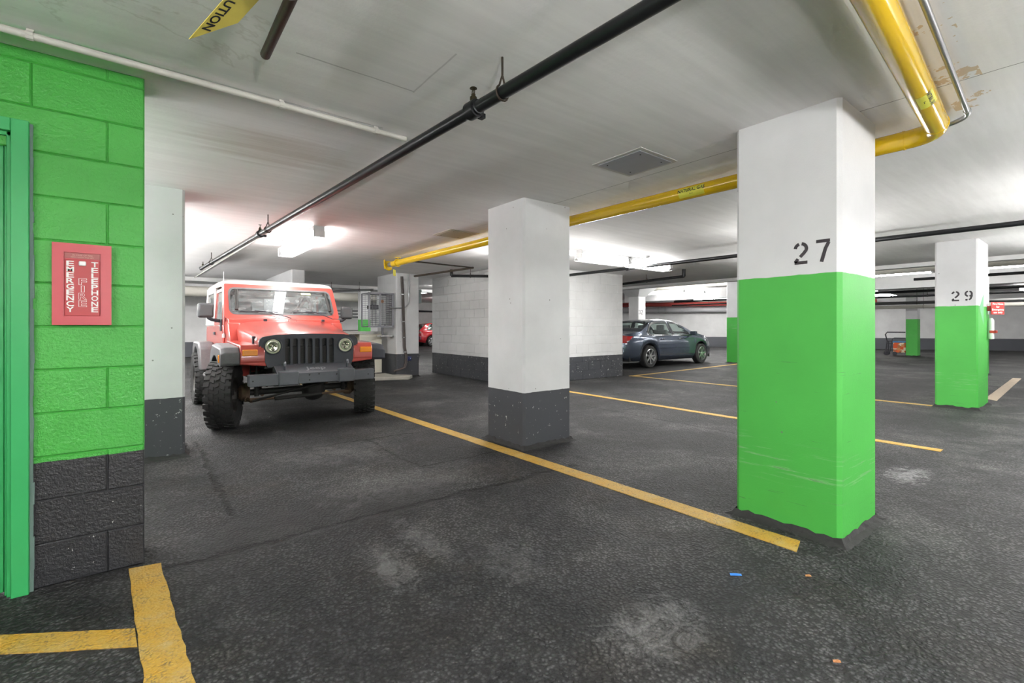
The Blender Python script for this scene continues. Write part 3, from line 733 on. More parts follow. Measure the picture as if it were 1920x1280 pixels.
# roof & hardtop
def roofsec(y, w0, zt): return [(-w0, y, zt-.10), (-w0+.005, y, zt-.045), (-w0+.03, y, zt-.012), (-w0+.10, y, zt), (0, y, zt+.008), (w0-.12, y, zt), (w0-.04, y, zt-.012), (w0-.005, y, zt-.045), (w0, y, zt-.10)]
rb = MB(); vs = []; secs = [(1.055, .745, 1.845), (1.075, .752, 1.872), (1.15, .755, 1.885), (1.8, .755, 1.895), (2.7, .75, 1.885), (2.86, .74, 1.86), (2.90, .73, 1.82)]
for y, w0, zt in secs: vs += roofsec(y, w0, zt)
fs = []; n = 9
for i in range(len(secs)-1):
    for k in range(n-1): fs.append((i*n+k, i*n+k+1, (i+1)*n+k+1, (i+1)*n+k))
    fs.append((i*n+n-1, i*n, (i+1)*n, (i+1)*n+n-1))
fs += [tuple(range(n)), tuple(reversed(range((len(secs)-1)*n, len(secs)*n)))]
rb.add(vs, fs); roof = rb.build('hard_top', M_hard, J, smooth=True)
for s in (-1, 1):
    hm = holes('side_panel', [[(1.81, 1.24), (2.90, 1.24), (2.84, 1.83), (1.79, 1.83)], rrect(1.92, 1.33, 2.72, 1.74, .06, 4)], .03, lambda u, v, t: (s*(.745-(v-1.24)*.03)+t, u, v))
    sp = finish('side_panel', hm, M_hard, roof)
    MB().add([(s*(.743-(v-1.24)*.03), u, v) for u, v in ((1.91, 1.32), (2.73, 1.32), (2.73, 1.75), (1.91, 1.75))], [(0, 1, 2, 3)]).build('quarter_glass', M_jglass, roof)
# rear panel of the hard top with glass
finish('rear_panel', holes('rear_panel', [[(-.72, 1.24), (.72, 1.24), (.69, 1.80), (-.69, 1.80)], rrect(-.56, 1.33, .56, 1.72, .05, 4)], .03, lambda u, v, t: (u, 2.90-(v-1.24)*.10+t, v)), M_hard, roof)
# cabin: dash, seats, roll bar, wheel
cb = MB(); cb.prism([(.86, 1.10), (.84, 1.34), (.98, 1.39), (1.14, 1.33), (1.16, 1.10)], lambda u, v, t: (t, u, v), -.66, .66); cb.build('dashboard', M_int, J, bevel=.02)
for x in (-.34, .34):
    s_ = MB(); s_.box((x-.24, 1.40, .80), (x+.24, 1.90, .98)); s_.obox((x, 1.96, 1.18), (.23, 0, 0), (0, .07, .02), (0, .05, .28)); s_.obox((x, 2.04, 1.54), (.13, 0, 0), (0, .05, 0), (0, 0, .09))
    s_.build('seat', M_int, J, bevel=.04, seg=3)
sw = MB(); sw.tube([(.34+.18*math.cos(a), .1+1.12-.08*math.sin(a), 1.35+.16*math.sin(a)) for a in [2*PI*k/20 for k in range(21)]], .014, 6, cap=False); sw.build('steering_wheel', M_under, J)
rbm = MB()
rbm.tube([(-.60, 1.72, .7), (-.60, 1.72, 1.62), (-.52, 1.72, 1.74), (.52, 1.72, 1.74), (.60, 1.72, 1.62), (.60, 1.72, .7)], .035, 8)
for s in (-1, 1): rbm.tube([(s*.55, 1.72, 1.73), (s*.57, 2.5, 1.45), (s*.58, 2.8, 1.1)], .035, 8); rbm.tube([(s*.55, 1.72, 1.73), (s*.60, .90, 1.72), (s*.62, .76, 1.45)], .022, 8)
rbm.build('roll_bar', M_under, J, smooth=True)
mm = MB(); mm.box((.06, 1.12, 1.68), (.26, 1.135, 1.74)); mm.build('interior_mirror', M_under, J, bevel=.01)
# mirrors
for s in (-1, 1):
    m_ = MB(); m_.obox((s*.955, .98, 1.44), (.095, 0, 0), (0, .035, 0), (0, 0, .10)); mi = m_.build('wing_mirror', mat('grey_mirror_shell', (.065, .068, .072), .5), J, bevel=.035, seg=4)
    a_ = MB(); a_.tube([(s*.93, .98, 1.35), (s*.89, .99, 1.315), (s*.77, 1.0, 1.295)], [.026, .022, .026], 8); a_.box((s*.755, .96, 1.16), (s*.785, 1.06, 1.32)); a_.build('mirror_arm', M_jblk, mi, bevel=.006)
an = MB(); an.tube([(-.70, .40, 1.18), (-.705, .40, 1.30), (-.70, .42, 1.93)], [.012, .004, .0025], 6); an.lathe([(.025, 0), (.02, .03), (.008, .05)], (-.755, .40, 1.08), (0, 0, 1), 10); an.tube([(-.755, .40, 1.10), (-.755, .41, 1.93)], .003, 6)
an = MB(); an.lathe([(.025, -.03), (.022, .01), (.008, .03)], (-.765, .80, 1.10), (0, 0, 1), 10); an.tube([(-.765, .80, 1.10), (-.765, .81, 1.96)], .0035, 6)
an.build('antenna', mat('antenna_grey', (.45, .45, .45), .4, .6), J)
# bumper
bp = MB()
def bsec(x0, x1, ya, yb, z0, z1): bp.box((x0, ya, z0), (x1, yb, z1))
bsec(-.715, .72, -.70, -.56, .545, .675)
bq = bp.build('front_bumper', M_bump, J, bevel=.008)
for x0, x1 in ((-.42, -.20), (.26, .46)):
    MB().box((x0, -.722, .535), (x1, -.55, .700)).build('bumper_collar', M_bump, bq, bevel=.014)
pp = MB(); pp.prism([(-.69, .664), (-.69, .672), (-.50, .760), (-.49, .750), (-.56, .664)], lambda u, v, t: (t, u, v), -.43, .47); pp.build('top_plate', M_bump, bq, bevel=.004)
tm = MB()
slope = Vector((0, .19, .088)).normalized(); nrm = Vector((0, -slope.z, slope.y))
text_to(tm, 'Jeep', .085, lambda a, b, c: tuple(Vector((.02, -.612, .714))+Vector((a, 0, 0))+slope*b*1.15+nrm*.004), bold=.002, sx=1.55)
tm.build('raised_lettering', mat('lettering_grey', (.30, .31, .33), .4, .3), bq)
for x in (-.33, .40):
    hk = MB(); hk.tube([(x, -.60, .70), (x, -.62, .765), (x-.01, -.655, .80), (x-.02, -.68, .785), (x-.02, -.685, .76)], .014, 8); hk.box((x-.05, -.66, .685), (x+.03, -.56, .705)); hk.build('tow_hook', M_bump, bq, smooth=True)
bl = MB()
for x, z in ((-.68, .61), (.40, .64), (.64, .61), (-.08, .585), (.24, .635), (-.08, .645), (.03, .65)): bl.lathe([(.009, 0), (.008, .003), (0, .003)], (x, -.70, z), (0, -1, 0), 8)
bl.build('bolt_holes', M_under, bq)['kind'] = 'stuff'
# chassis, axle, steering
ch = MB()
for s in (-1, 1): ch.box((s*.36, -.56, .52), (s*.44, 2.9, .62))
ch.box((-.44, -.52, .55), (.44, -.44, .75)); ch.box((-.40, -.35, .62), (.40, .45, .98)); ch.box((-.5, .5, .52), (.5, 2.6, .62)); ch.box((-.52, -.46, .72), (.52, .45, .98))
for s in (-1, 1): ch.box((s*.50, .44, .60), (s*.742, .47, .90)); ch.box((s*.50, -.40, .80), (s*.77, .46, .985))
ch.build('chassis', M_under, J, bevel=.01)
ax = MB(); ax.tube([(-.72, 0, R_T), (.72, 0, R_T)], .04, 12)
ax.lathe([(0, -.16), (.07, -.15), (.13, -.09), (.15, 0), (.13, .05), (.08, .12)], (.16, 0, .385), (0, 1, 0), 20)
ax.build('front_axle', M_under, J, smooth=True)
for s in (-1, 1):
    k = MB(); k.lathe([(.09, -.02), (.10, .03), (.06, .06)], (s*.66, 0, R_T), (s, 0, 0), 14); k.box((s*.60, -.07, .30), (s*.66, .07, .52)); k.tube([(s*.52, -.16, .33), (s*.60, -.12, .31), (s*.64, -.05, .34)], .022, 8); k.build('steering_knuckle', M_rust, J, bevel=.01)
    sp = MB(); sp.tube([(s*.45+.055*math.cos(q), .02+.055*math.sin(q), .46+.30*q/(2*PI*5.5)) for q in [2*PI*5.5*i/90 for i in range(91)]], .009, 6); sp.build('coil_spring', M_under, J)
    sk = MB(); sk.tube([(s*.53, -.08, .36), (s*.53, -.06, .60)], .028, 10); sk.tube([(s*.53, -.06, .60), (s*.52, -.04, .85)], .012, 8); sk.build('shock_absorber', M_under, J)
    ca = MB(); ca.tube([(s*.45, .02, .36), (s*.34, .95, .50)], .022, 8); ca.build('control_arm', M_rust, J)
tr = MB(); tr.tube([(-.62, -.17, .335), (-.45, -.19, .335), (.60, -.17, .345)], [.022, .016, .016], 8); tr.build('tie_rod', M_rust, J)
dl = MB(); dl.tube([(-.60, -.21, .32), (-.50, -.22, .345), (.30, -.20, .50)], .014, 8); dl.tube([(-.36, -.24, .335), (.20, -.23, .35)], .024, 10); dl.build('drag_link', M_under, J)
# wheels
def make_wheel(parent, x, y, steer=0):
    wv = empty('wheel', (x, y, R_T)); wv.parent = parent; wv.rotation_euler = (0, 0, steer)
    W = .135
    t = MB(); t.lathe([(.215, -W+.02), (.30, -W), (.365, -W+.004), (.388, -W+.025), (.392, 0), (.388, W-.025), (.365, W-.004), (.30, W), (.215, W-.02)], (0, 0, 0), (1, 0, 0), 40)
    # chunky tread: shoulder lugs and zig-zag centre blocks
    NL = 30
    for k in range(NL):
        for row, (xc, hw, sk, hl) in enumerate(((-.108, .028, .0, .030), (-.055, .024, .5, .026), (0, .020, -.5, .024), (.055, .024, .5, .026), (.108, .028, 0, .030))):
            a = 2*PI*(k+(.5 if row % 2 else 0)+(.15 if row == 2 else 0))/NL; rad = Vector((0, math.cos(a), math.sin(a))); tan = Vector((0, -math.sin(a), math.cos(a))); lat = Vector((1, 0, 0))
            rr = .396 if row in (0, 4) else .400
            u = (lat+tan*sk*.9).normalized(); vv = tan*hl
            t.obox(rad*(rr-.010)+lat*xc, u*hw, vv*(.86), rad*.013)
        a = 2*PI*k/NL; rad = Vector((0, math.cos(a), math.sin(a))); tan = Vector((0, -math.sin(a), math.cos(a)))
        for s in (-1, 1): t.obox(rad*.372+Vector((s*(W-.004), 0, 0)), Vector((s*.006, 0, 0))+rad*.004, tan*.024, rad*.022)
    ty = t.build('tyre', M_tyre, wv)
    r = MB()
    for s in (-1, 1): r.lathe([(.225, s*.10), (.215, s*.115), (.200, s*.10), (.19, s*.03), (.12, s*.02), (.08, s*.05), (.0, s*.05)], (0, 0, 0), (1, 0, 0), 28)
    for q in range(5):
        for s in (-1, 1):
            a = 2*PI*q/5; r.obox((s*.055, .13*math.cos(a), .13*math.sin(a)), (s*.012, 0, 0), (0, -.028*math.sin(a), .028*math.cos(a)), (0, .07*math.cos(a), .07*math.sin(a)))
    r.build('rim', mat('rim_alloy', (.10, .095, .09), .4, .7, noise=.2), wv)
    return wv
make_wheel(J, -.86, 0, -.33); make_wheel(J, .86, 0, -.36); make_wheel(J, -.85, RX); make_wheel(J, .85, RX)

# ================================================================ ROAD CARS
def smooth(pts, x):
    if x <= pts[0][0]: return pts[0][1]
    for (a, va), (b, vb) in zip(pts[:-1], pts[1:]):
        if x <= b:
            f = (x-a)/(b-a); return va+(vb-va)*(f*f*(3-2*f)*.35+f*.65)
    return pts[-1][1]
def road_car(name, loc, rz, label, paint, top, belt, L, Wd, win, lampcol, axles=(1.08, 3.88), r=.33, roofw=.60, gh=(1.0, 3.6), platecol=None):
    car = empty(name, loc, label, 'car', rz=rz)
    hw0 = Wd/2
    def W(x):
        q = abs(x-L*.5)/(L*.5); return hw0*(1-.26*q**7-.03*q**2)
    def sill(x):
        z = .20+.10*max(0, (abs(x-L/2)/(L/2))**8)
        for a in axles:
            d = abs(x-a)
            if d < r+.055: z = max(z, r+math.sqrt((r+.055)**2-d*d)*1.0)
        return z
    def sec(x):
        w = W(x); z0 = sill(x); zb = smooth(belt, x); zt = smooth(top, x); zt = max(zt, zb+.012)
        g = max(0, min(1, (zt-zb-.06)/.40)); wr = (w-.09)+(roofw-(w-.09))*g
        P = []
        for f, inn in ((0, .03), (.25, .0), (.5, 0), (.75, .012), (.93, .035), (1, .065)):
            P.append((w-inn, z0+(zb-z0)*f))
        ze = zb+(zt-zb)*.88; xe = wr
        P += [(w-.085, zb+(ze-zb)*.06)]
        for f in (.28, .5, .72, 1.0): P.append(((w-.085)+(xe-(w-.085))*f, zb+(ze-zb)*f))
        P += [(xe*.90, zb+(zt-zb)*.955), (xe*.6, zb+(zt-zb)*.99), (0, zt)]
        return P
    xs = sorted(set([0, .02, .05]+[round(.1+.05*i, 3) for i in range(int((L-.2)/.05)+1)]+[L-.05, L-.02, L]))
    vs = []; n = 27
    for x in xs:
        P = sec(x); e = 0
        if x in (0, L): P = [(a*.97, z) for a, z in P]
        ring = [(x, -a, z) for a, z in P]+[(x, a, z) for a, z in reversed(P[:-1])]
        vs += ring
    fs = []
    def inpoly(px_, pz, poly):
        c = False; j = len(poly)-1
        for i in range(len(poly)):
            (xi, zi), (xj, zj) = poly[i], poly[j]
            if (zi > pz) != (zj > pz) and px_ < (xj-xi)*(pz-zi)/(zj-zi)+xi: c = not c
            j = i
        return c
    for i in range(len(xs)-1):
        for k in range(n-1):
            q = (i*n+k, i*n+k+1, (i+1)*n+k+1, (i+1)*n+k)
            cx = sum(vs[j][0] for j in q)/4; cz = sum(vs[j][2] for j in q)/4; cyy = sum(vs[j][1] for j in q)/4
            if (6 <= k <= 9 or 16 <= k <= 19) and any(inpoly(cx, cz, p) for p in win): continue
            if 11 <= k <= 14:                                   # windscreens
                zt = smooth(top, cx); zb = smooth(belt, cx)
                sl = abs(smooth(top, cx+.05)-smooth(top, cx-.05))/.1
                if sl > .30 and zt-zb > .05 and abs(cyy) < roofw*.93 and (gh[0] < cx < gh[1]): continue
            fs.append(q)
    fs += [tuple(range(n)), tuple(reversed(range((len(xs)-1)*n, len(xs)*n)))]
    body = MB().add(vs, fs); bo = body.build('body', paint, car, smooth=True)
    so = bo.modifiers.new('solid', 'SOLIDIFY'); so.thickness = .012; so.offset = -1
    def sidey(x, z):
        P = sec(x)
        for (a, za), (b, zb) in zip(P[:-1], P[1:]):
            if za <= z <= zb and zb > za: return a+(b-a)*(z-za)/(zb-za)
        return P[-1][0] if z > P[-1][1] else P[0][0]
    Mg = glassmat(name+'_glass', (.86, .97, .93), op=.06)
    Mt = mat('window_trim_black', (.02, .02, .022), .35)
    for s in (-1, 1):
        for wi, p in enumerate(win):
            pts = []
            for (a, b) in zip(p, p[1:]+p[:1]):
                for k in range(8): f = k/8; pts.append((a[0]+(b[0]-a[0])*f, a[1]+(b[1]-a[1])*f))
            cxx = sum(q[0] for q in pts)/len(pts); czz = sum(q[1] for q in pts)/len(pts); m = len(pts)
            g = MB(); g.add([(x, s*(sidey(x, z)+.002), z) for x, z in pts]+[(cxx, s*(sidey(cxx, czz)+.004), czz)], [(k, (k+1) % m, m) for k in range(m)])
            g.build('side_glass', Mg, car, smooth=True)
            tr = MB(); ins = []; outs = []
            for x, z in pts:
                l = math.hypot(x-cxx, z-czz); ux, uz = (x-cxx)/l, (z-czz)/l
                ins.append((x-ux*.02, z-uz*.02)); outs.append((x+ux*.040, z+uz*.040))
            tr.add([(x, s*(sidey(x, z)+.010), z) for x, z in ins]+[(x, s*(sidey(x, z)+.008), z) for x, z in outs], [(k, (k+1) % m, m+(k+1) % m, m+k) for k in range(m)])
            tr.build('window_trim', Mt, car)
    # windscreens
    for lo_, hi_ in ((gh[0], (gh[0]+gh[1])/2), ((gh[0]+gh[1])/2, gh[1])):
        st = [x for x in xs if lo_ <= x <= hi_ and abs(smooth(top, x+.05)-smooth(top, x-.05))/.1 > .25 and smooth(top, x)-smooth(belt, x) > .03]
        if len(st) < 2: continue
        g = MB(); v2 = []
        for x in st:
            zt = smooth(top, x); ww = roofw*.95
            v2 += [(x, -ww, zt-.035), (x, -ww*.5, zt-.006), (x, 0, zt-.003), (x, ww*.5, zt-.006), (x, ww, zt-.035)]
        g.add(v2, [(i*5+k, i*5+k+1, (i+1)*5+k+1, (i+1)*5+k) for i in range(len(st)-1) for k in range(4)])
        g.build('windscreen', Mg, car, smooth=True)
    # underbody, seats
    u = MB(); u.box((.25, -hw0+.14, .20), (L-.25, hw0-.14, .34))
    for a in axles: u.box((a-.42, -hw0+.20, .3), (a+.42, hw0-.20, .72))
    u.build('underbody', M_under, car)
    for x in (gh[0]+.75, gh[0]+1.55):
        for y in (-.36, .36):
            s_ = MB(); s_.box((x-.05, y-.24, .45), (x+.42, y+.24, .62)); s_.obox((x-.10, y, .85), (.06, 0, .0), (0, .23, 0), (-.08, 0, .27)); s_.obox((x-.19, y, 1.19), (.05, 0, 0), (0, .13, 0), (0, 0, .08)); s_.build('seat', M_int, car, bevel=.03)
    MB().prism([(gh[1]-.75, .7), (gh[1]-.80, .96), (gh[1]-.2, .98), (gh[1]-.1, .7)], lambda a, b, t: (a, t, b), -.62, .62).build('dashboard', M_int, car)
    # wheels
    for a in axles:
        for s in (-1, 1):
            wv = empty('wheel', (a, s*(hw0-.11), r)); wv.parent = car; ax_ = (0, s, 0)
            t = MB(); t.lathe([(r*.66, .02), (r*.70, .10), (r*.93, .105), (r, .08), (r, -.08), (r*.93, -.105), (r*.66, -.10)], (0, 0, 0), ax_, 36); t.build('tyre', M_tyre, wv, smooth=True)
            m_ = MB(); m_.lathe([(r*.70, .10), (r*.66, .108), (r*.62, .085), (r*.60, .0)], (0, 0, 0), ax_, 36); m_.lathe([(r*.17, .085), (r*.12, .105), (0, .108)], (0, 0, 0), ax_, 16)
            for q in range(7):
                an_ = 2*PI*q/7+.2; c_, s2 = math.cos(an_), math.sin(an_)
                m_.obox((r*.38*c_, s*.085, r*.38*s2), (r*.26*c_, s*.006, r*.26*s2), (-.026*s2, 0, .026*c_), (0, s*.016, 0))
            m_.build('alloy_wheel', mat('bright_alloy', (.55, .55, .56), .28, .85), wv, smooth=True)
            dk = MB().lathe([(r*.64, .02), (0, .02)], (0, 0, 0), ax_, 24); dk.build('brake_disc', M_under, wv)
    return car, sidey, W
sed_paint = mat('grey_blue_metallic_paint', (.075, .095, .135), .26, .55, .9, noise=.05)
top = [(0, .62), (.03, .90), (.08, 1.00), (.75, 1.075), (.95, 1.16), (1.45, 1.385), (1.75, 1.44), (2.2, 1.46), (2.65, 1.43), (2.95, 1.35), (3.68, 1.03), (4.3, .93), (4.65, .80), (4.78, .68), (4.83, .52)]
belt = [(0, .56), (.03, .84), (.08, .93), (.8, .955), (1.3, .945), (2.5, .925), (3.6, .90), (4.3, .83), (4.65, .72), (4.83, .45)]
win = [[(1.10, 1.03), (1.22, .975), (2.30, .965), (2.22, 1.36), (1.72, 1.355), (1.42, 1.28)], [(2.42, .965), (3.42, .955), (2.78, 1.325), (2.36, 1.365)]]
# world: rear at x=10.7, car faces +x, near side y=8.42
sed, sy, SW = road_car('sedan', (10.68, 9.36, 0), 0, 'dark grey-blue four-door sedan parked beyond the white block room', sed_paint, top, belt, 4.83, 1.85, win, None)
tl = MB()
for s in (-1, 1):
    pts = [(.02, .97), (.40, .935), (.30, .83), (.16, .76), (.02, .745)]
    g = MB(); ys_ = lambda x, z: s*(sy(max(x, .06), z)+.006)
    nx = 9; g.add([q for i in range(nx+1) for x in [.012+.40*i/nx] for q in [(x, ys_(x, z)+s*.006, z) for f in (0, .25, .5, .75, 1) for z in [(.745+.19*max(0, (x-.16)/.25))*(1-f)+(.965-.03*x/.4)*f]]], [(i*5+k, i*5+k+1, i*5+k+6, i*5+k+5) for i in range(nx) for k in range(4)]); g.add([(.0, s*.90, .955), (-.012, s*.55, .95), (-.012, s*.56, .77), (0, s*.90, .75)], [(0, 1, 2, 3)]); lp = g.build('tail_lamp', mat('tail_lamp_red', (.62, .03, .03), .2, coat=.8), sed)
    g = MB(); g.add([(x, ys_(x, z)+s*.012, z) for x, z in ((.05, .80), (.27, .81), (.16, .765), (.05, .755))], [(0, 1, 2, 3)]); g.build('reversing_lens', mat('clear_lens', (.8, .8, .82), .2), lp)
    # door seams, handles, sill trim, mirror
    def strip(pts, w_, nm, m, off=.004):
        mb = MB(); q = [(x, s*(sy(x, z)+off), z) for x, z in pts]; mb.tube(q, w_, 6); return mb.build(nm, m, sed)
    Ms = mat('panel_gap', (.012, .013, .016), .6)
    for pl_ in ([(2.36, .94), (2.36, .60), (2.33, .30)], [(3.50, .90), (3.52, .60), (3.44, .30)], [(1.42, .95), (1.35, .80), (1.48, .55), (1.52, .40)]): strip(pl_, .004, 'panel_gap', Ms, .001)
    strip([(1.55, .335), (3.4, .315)], .010, 'sill_moulding', sed_paint, .0)
    for hx in (1.62, 2.55): strip([(hx, .84), (hx+.05, .848), (hx+.18, .842)], .014, 'door_handle', mat('chrome', (.7, .7, .7), .12, 1), .022)
    strip([(1.12, .965), (1.3, .958), (2.3, .948), (3.40, .938)], .008, 'chrome_strip', mat('chrome', (.7, .7, .7), .12, 1), .012)
    mrr = MB(); mrr.obox((3.26, s*.985, 1.01), (.055, 0, 0), (0, .10, 0), (0, 0, .065)); mrr.box((3.22, s*.82, .955), (3.30, s*.93, .985)); mrr.build('wing_mirror', sed_paint, sed, bevel=.03, seg=3)
bm_ = MB(); bm_.box((-.03, -.80, .34), (.03, .80, .60)); bm_.build('rear_bumper', sed_paint, sed, bevel=.03)
rc_paint = mat('bright_red_car_paint', (.60, .03, .04), .25, 0, .9)
top2 = [(0, .66), (.04, .95), (.12, 1.10), (.42, 1.36), (.8, 1.44), (1.6, 1.47), (2.2, 1.44), (2.6, 1.32), (3.3, 1.02), (3.9, .88), (4.15, .68), (4.2, .5)]
belt2 = [(0, .6), (.04, .88), (.12, .97), (1, .95), (3.2, .90), (3.9, .78), (4.2, .45)]
win2 = [[(.50, 1.02), (1.45, .99), (1.45, 1.36), (.75, 1.36)], [(1.55, .98), (2.75, .96), (2.30, 1.33), (1.55, 1.37)]]
red, ry, RW = road_car('hatchback', (13.05, 26.6, 0), 0, 'small bright red car seen through the gap left of the block room', rc_paint, top2, belt2, 4.2, 1.74, win2, None, axles=(.75, 3.3), r=.31, roofw=.56, gh=(.05, 3.1))
for s in (-1, 1):
    g = MB(); g.box((-.01, s*.50, .80), (.05, s*.80, .92)); g.build('tail_lamp', mat('pale_lens', (.8, .55, .5), .2), red, bevel=.01)
MB().box((-.03, -.72, .42), (.10, .72, .64)).build('rear_bumper', mat('bumper_dark_red', (.16, .03, .05), .4), red, bevel=.02)
# ================================================================ PIPES
def spline(pts, n=8):
    return pts
def elbow(p0, pc, p1, r, n=8):
    p0, pc, p1 = map(Vector, (p0, pc, p1)); a = (p0-pc).normalized(); b = (p1-pc).normalized()
    A_ = pc+a*r; B_ = pc+b*r; out = []
    for k in range(n+1):
        f = k/n; out.append((A_*(1-f)+pc*f)*(1-f)+(pc*(1-f)+B_*f)*f)
    return out
# gas pipe
GZ = 2.40; GR = .057
g0 = Vector((-2.5, .22, GZ)); gc = Vector((3.80, .655, GZ)); g1 = Vector((3.66, 8.36, GZ))
gpts = [g0]+elbow(g0, gc, g1, .17)+[g1]
gas = MB().tube(gpts, GR, 28).build('gas_pipe', M_gas, smooth=True)
tag(gas, 'glossy yellow natural gas pipe bending behind pillar 27 below the ceiling', 'pipe')
ud = (gc-g0).normalized(); vd = (g1-gc).normalized()
cpl = MB()
for c0, d_ in ((gc-ud*.17, ud), (gc+vd*.17, vd)):
    cpl.tube([c0-d_*.006, c0+d_*.006], GR+.0025, 28)
cpl.build('weld_ring', M_gas, gas, smooth=True)['kind'] = 'stuff'
for yv in (4.9, 8.16):
    c0 = gc+vd*((yv-gc.y)/vd.y)
    cl = MB(); cl.tube([c0+Vector((math.cos(a), 0, math.sin(a)))*(GR+.008) for a in [2*PI*k/24 for k in range(25)]], .010, 6, cap=False); cl.tube([c0+Vector((0, 0, GR)), c0+Vector((0, 0, CEIL-GZ))], .008, 8)
    cl.box(c0+Vector((-.05, -.03, CEIL-GZ-.012)), c0+Vector((.05, .03, CEIL-GZ-.001))); cl.build('pipe_clamp', M_gas, gas)
# end: galvanised stub and yellow end bracket
MB().tube([g1, g1+vd*.16], GR-.010, 20).build('galvanised_stub', M_galv, gas, smooth=True)
eb = MB(); e0 = g1+vd*.2
eb.tube([e0+Vector((-.085, 0, .09)), e0+Vector((-.085, 0, -.02)), e0+Vector((-.05, 0, -.08)), e0+Vector((.0, 0, -.095)), e0+Vector((.05, 0, -.08))], .016, 8); eb.obox(e0+Vector((0, .03, 0)), (.08, 0, 0), (0, .008, 0), (0, 0, .075)); eb.build('end_bracket', M_gas, gas)
def wrap(c0, axis, ang0, r):
    axis = axis.normalized(); up = Vector((0, 0, 1)); side = axis.cross(up)   # side: to the right of axis
    def f(a, b, c): 
        th = ang0+b/r
        return tuple(c0+axis*a+(side*math.cos(th)+up*math.sin(th))*(r+c))
    return f
def sticker(c0, axis, ang0, L, Hh, r, parent, txts, m=M_sticker):
    f = wrap(c0, axis, ang0, r); mb = MB(); n = 8
    vs = [f(a, -Hh/2+Hh*k/n, .0012) for k in range(n+1) for a in (-L/2, L/2)]
    mb.add(vs, [(2*k, 2*k+1, 2*k+3, 2*k+2) for k in range(n)]); st = mb.build('sticker', m, parent, smooth=True)
    tx = MB()
    for s_, size, oy, bold, spc in txts: text_to(tx, s_, size, lambda a, b, c: f(a, b+oy, .0022), bold=bold, spacing=spc)
    tx.build('lettering', M_ink, st)
# sticker faces the camera side (-x): axis points along -y so that text reads left to right in view
cs = gc+vd*((2.26-gc.y)/vd.y)
sticker(cs, -vd, math.radians(-12)+PI*0+0, .235, .085, GR, gas, [('NATURAL GAS', .038, .020, .0010, 1.0), ('<----', .018, -.012, .0006, 1), ], M_sticker)
c2 = gc-ud*.72+Vector((0, 0, 0))
sticker(c2, ud, math.radians(-62), .17, .075, GR, gas, [('NATURAL GAS', .026, .014, .0008, 1.0), ('<----', .016, -.012, .0006, 1)], M_sticker)
# hanging tag near the end
tg = MB(); tg.obox((3.72, 8.44, 2.245), (.045, .045, 0), (-.001, .001, 0), (0, 0, .058)); tgo = tg.build('warning_tag', mat('yellow_tag', (.75, .68, .08), .5)); tag(tgo, 'small square yellow tag hanging under the end of the gas pipe', 'tag')
MB().tube([(3.72, 8.44, 2.30), (3.66, 8.44, 2.345)], .003, 5).build('tie_wire', M_ink, tgo)

# conduit beside the gas pipe
cp = [Vector((-2.5, .02, 2.455)), ]
k0 = Vector((-1.0, .27, 2.462)); kc = Vector((3.90, .535, 2.462)); k1 = Vector((3.90, 3.4, 2.462))
cond = MB().tube([k0]+elbow(k0, kc, k1, .16)+[k1], .0135, 12).build('electrical_conduit', M_galv, smooth=True)
tag(cond, 'thin shiny galvanised conduit running beside the yellow pipe at top right', 'conduit')
q = kc-(kc-k0).normalized()*.18
MB().tube([q, q+(kc-k0).normalized()*.035], .018, 12).build('coupling', M_galv, cond, smooth=True)
sb = MB()
for f in (.55,):
    q = k0.lerp(kc, f); sb.box(q+Vector((-.012, -.035, .0)), q+Vector((.012, .035, .037)))
sb.build('strap', M_galv, cond)['kind'] = 'stuff'

# ---- sprinkler pipes
def sprinkler_head(p, parent):
    p = Vector(p); h = MB(); h.lathe([(.018, 0), (.018, .022), (.011, .024), (.011, .038)], p, (0, 0, 1), 10)
    h.tube([p+Vector((0, .010, .036)), p+Vector((0, .013, .052)), p+Vector((0, .004, .068))], .0025, 6); h.tube([p+Vector((0, -.010, .036)), p+Vector((0, -.013, .052)), p+Vector((0, -.004, .068))], .0025, 6)
    h.tube([p+Vector((0, 0, .038)), p+Vector((0, 0, .068))], .002, 6); h.lathe([(0, .072), (.018, .069), (.019, .066), (0, .067)], p, (0, 0, 1), 12)
    return h.build('sprinkler_head', mat('brass_dark', (.05, .04, .02), .4, .7), parent)
def hanger(p, r, parent, zc=CEIL, axis=(0, 1, 0)):
    p = Vector(p); h = MB(); ax = Vector(axis).normalized(); sd = Vector((ax.y, -ax.x, 0))
    loop = [p+Vector((0, 0, r+.055))]
    for k in range(13):
        a = PI*.72-(PI*1.44)*k/12-PI/2+0
        a = math.radians(130-280*k/12) ; loop.append(p+sd*math.sin(math.radians(150-300*k/12)*1)*(r+.006)+Vector((0, 0, -math.cos(math.radians(150-300*k/12))*(r+.006))))
    loop.append(p+Vector((0, 0, r+.055))); h.tube(loop, .005, 6)
    h.tube([p+Vector((0, 0, r+.050)), p+Vector((0, 0, zc-p.z))], .0055, 8)
    return h.build('pipe_hanger', M_dark_steel, parent)
def coupling(p, d, r, parent, m=M_black_pipe):
    p = Vector(p); d = Vector(d).normalized()
    c = MB(); c.tube([p-d*.035, p-d*.033, p+d*.033, p+d*.035], [r+.004, r+.014, r+.014, r+.004], 20); c.tube([p-d*.05, p-d*.047, p-d*.036], [r+.002, r+.006, r+.006], 20)
    sd = Vector((d.y, -d.x, 0)).normalized(); c.obox(p+sd*(r+.022)+Vector((0, 0, -r*.6)), d*.016, sd*.014, (0, 0, .012))
    return c.build('coupling', m, parent, smooth=True)
P0 = Vector((1.455, -.3, 2.33)); P1 = Vector((.812, 10.7, 2.33)); d1 = (P1-P0).normalized()
at_y = lambda y: P0+(P1-P0)*((y-P0.y)/(P1.y-P0.y))
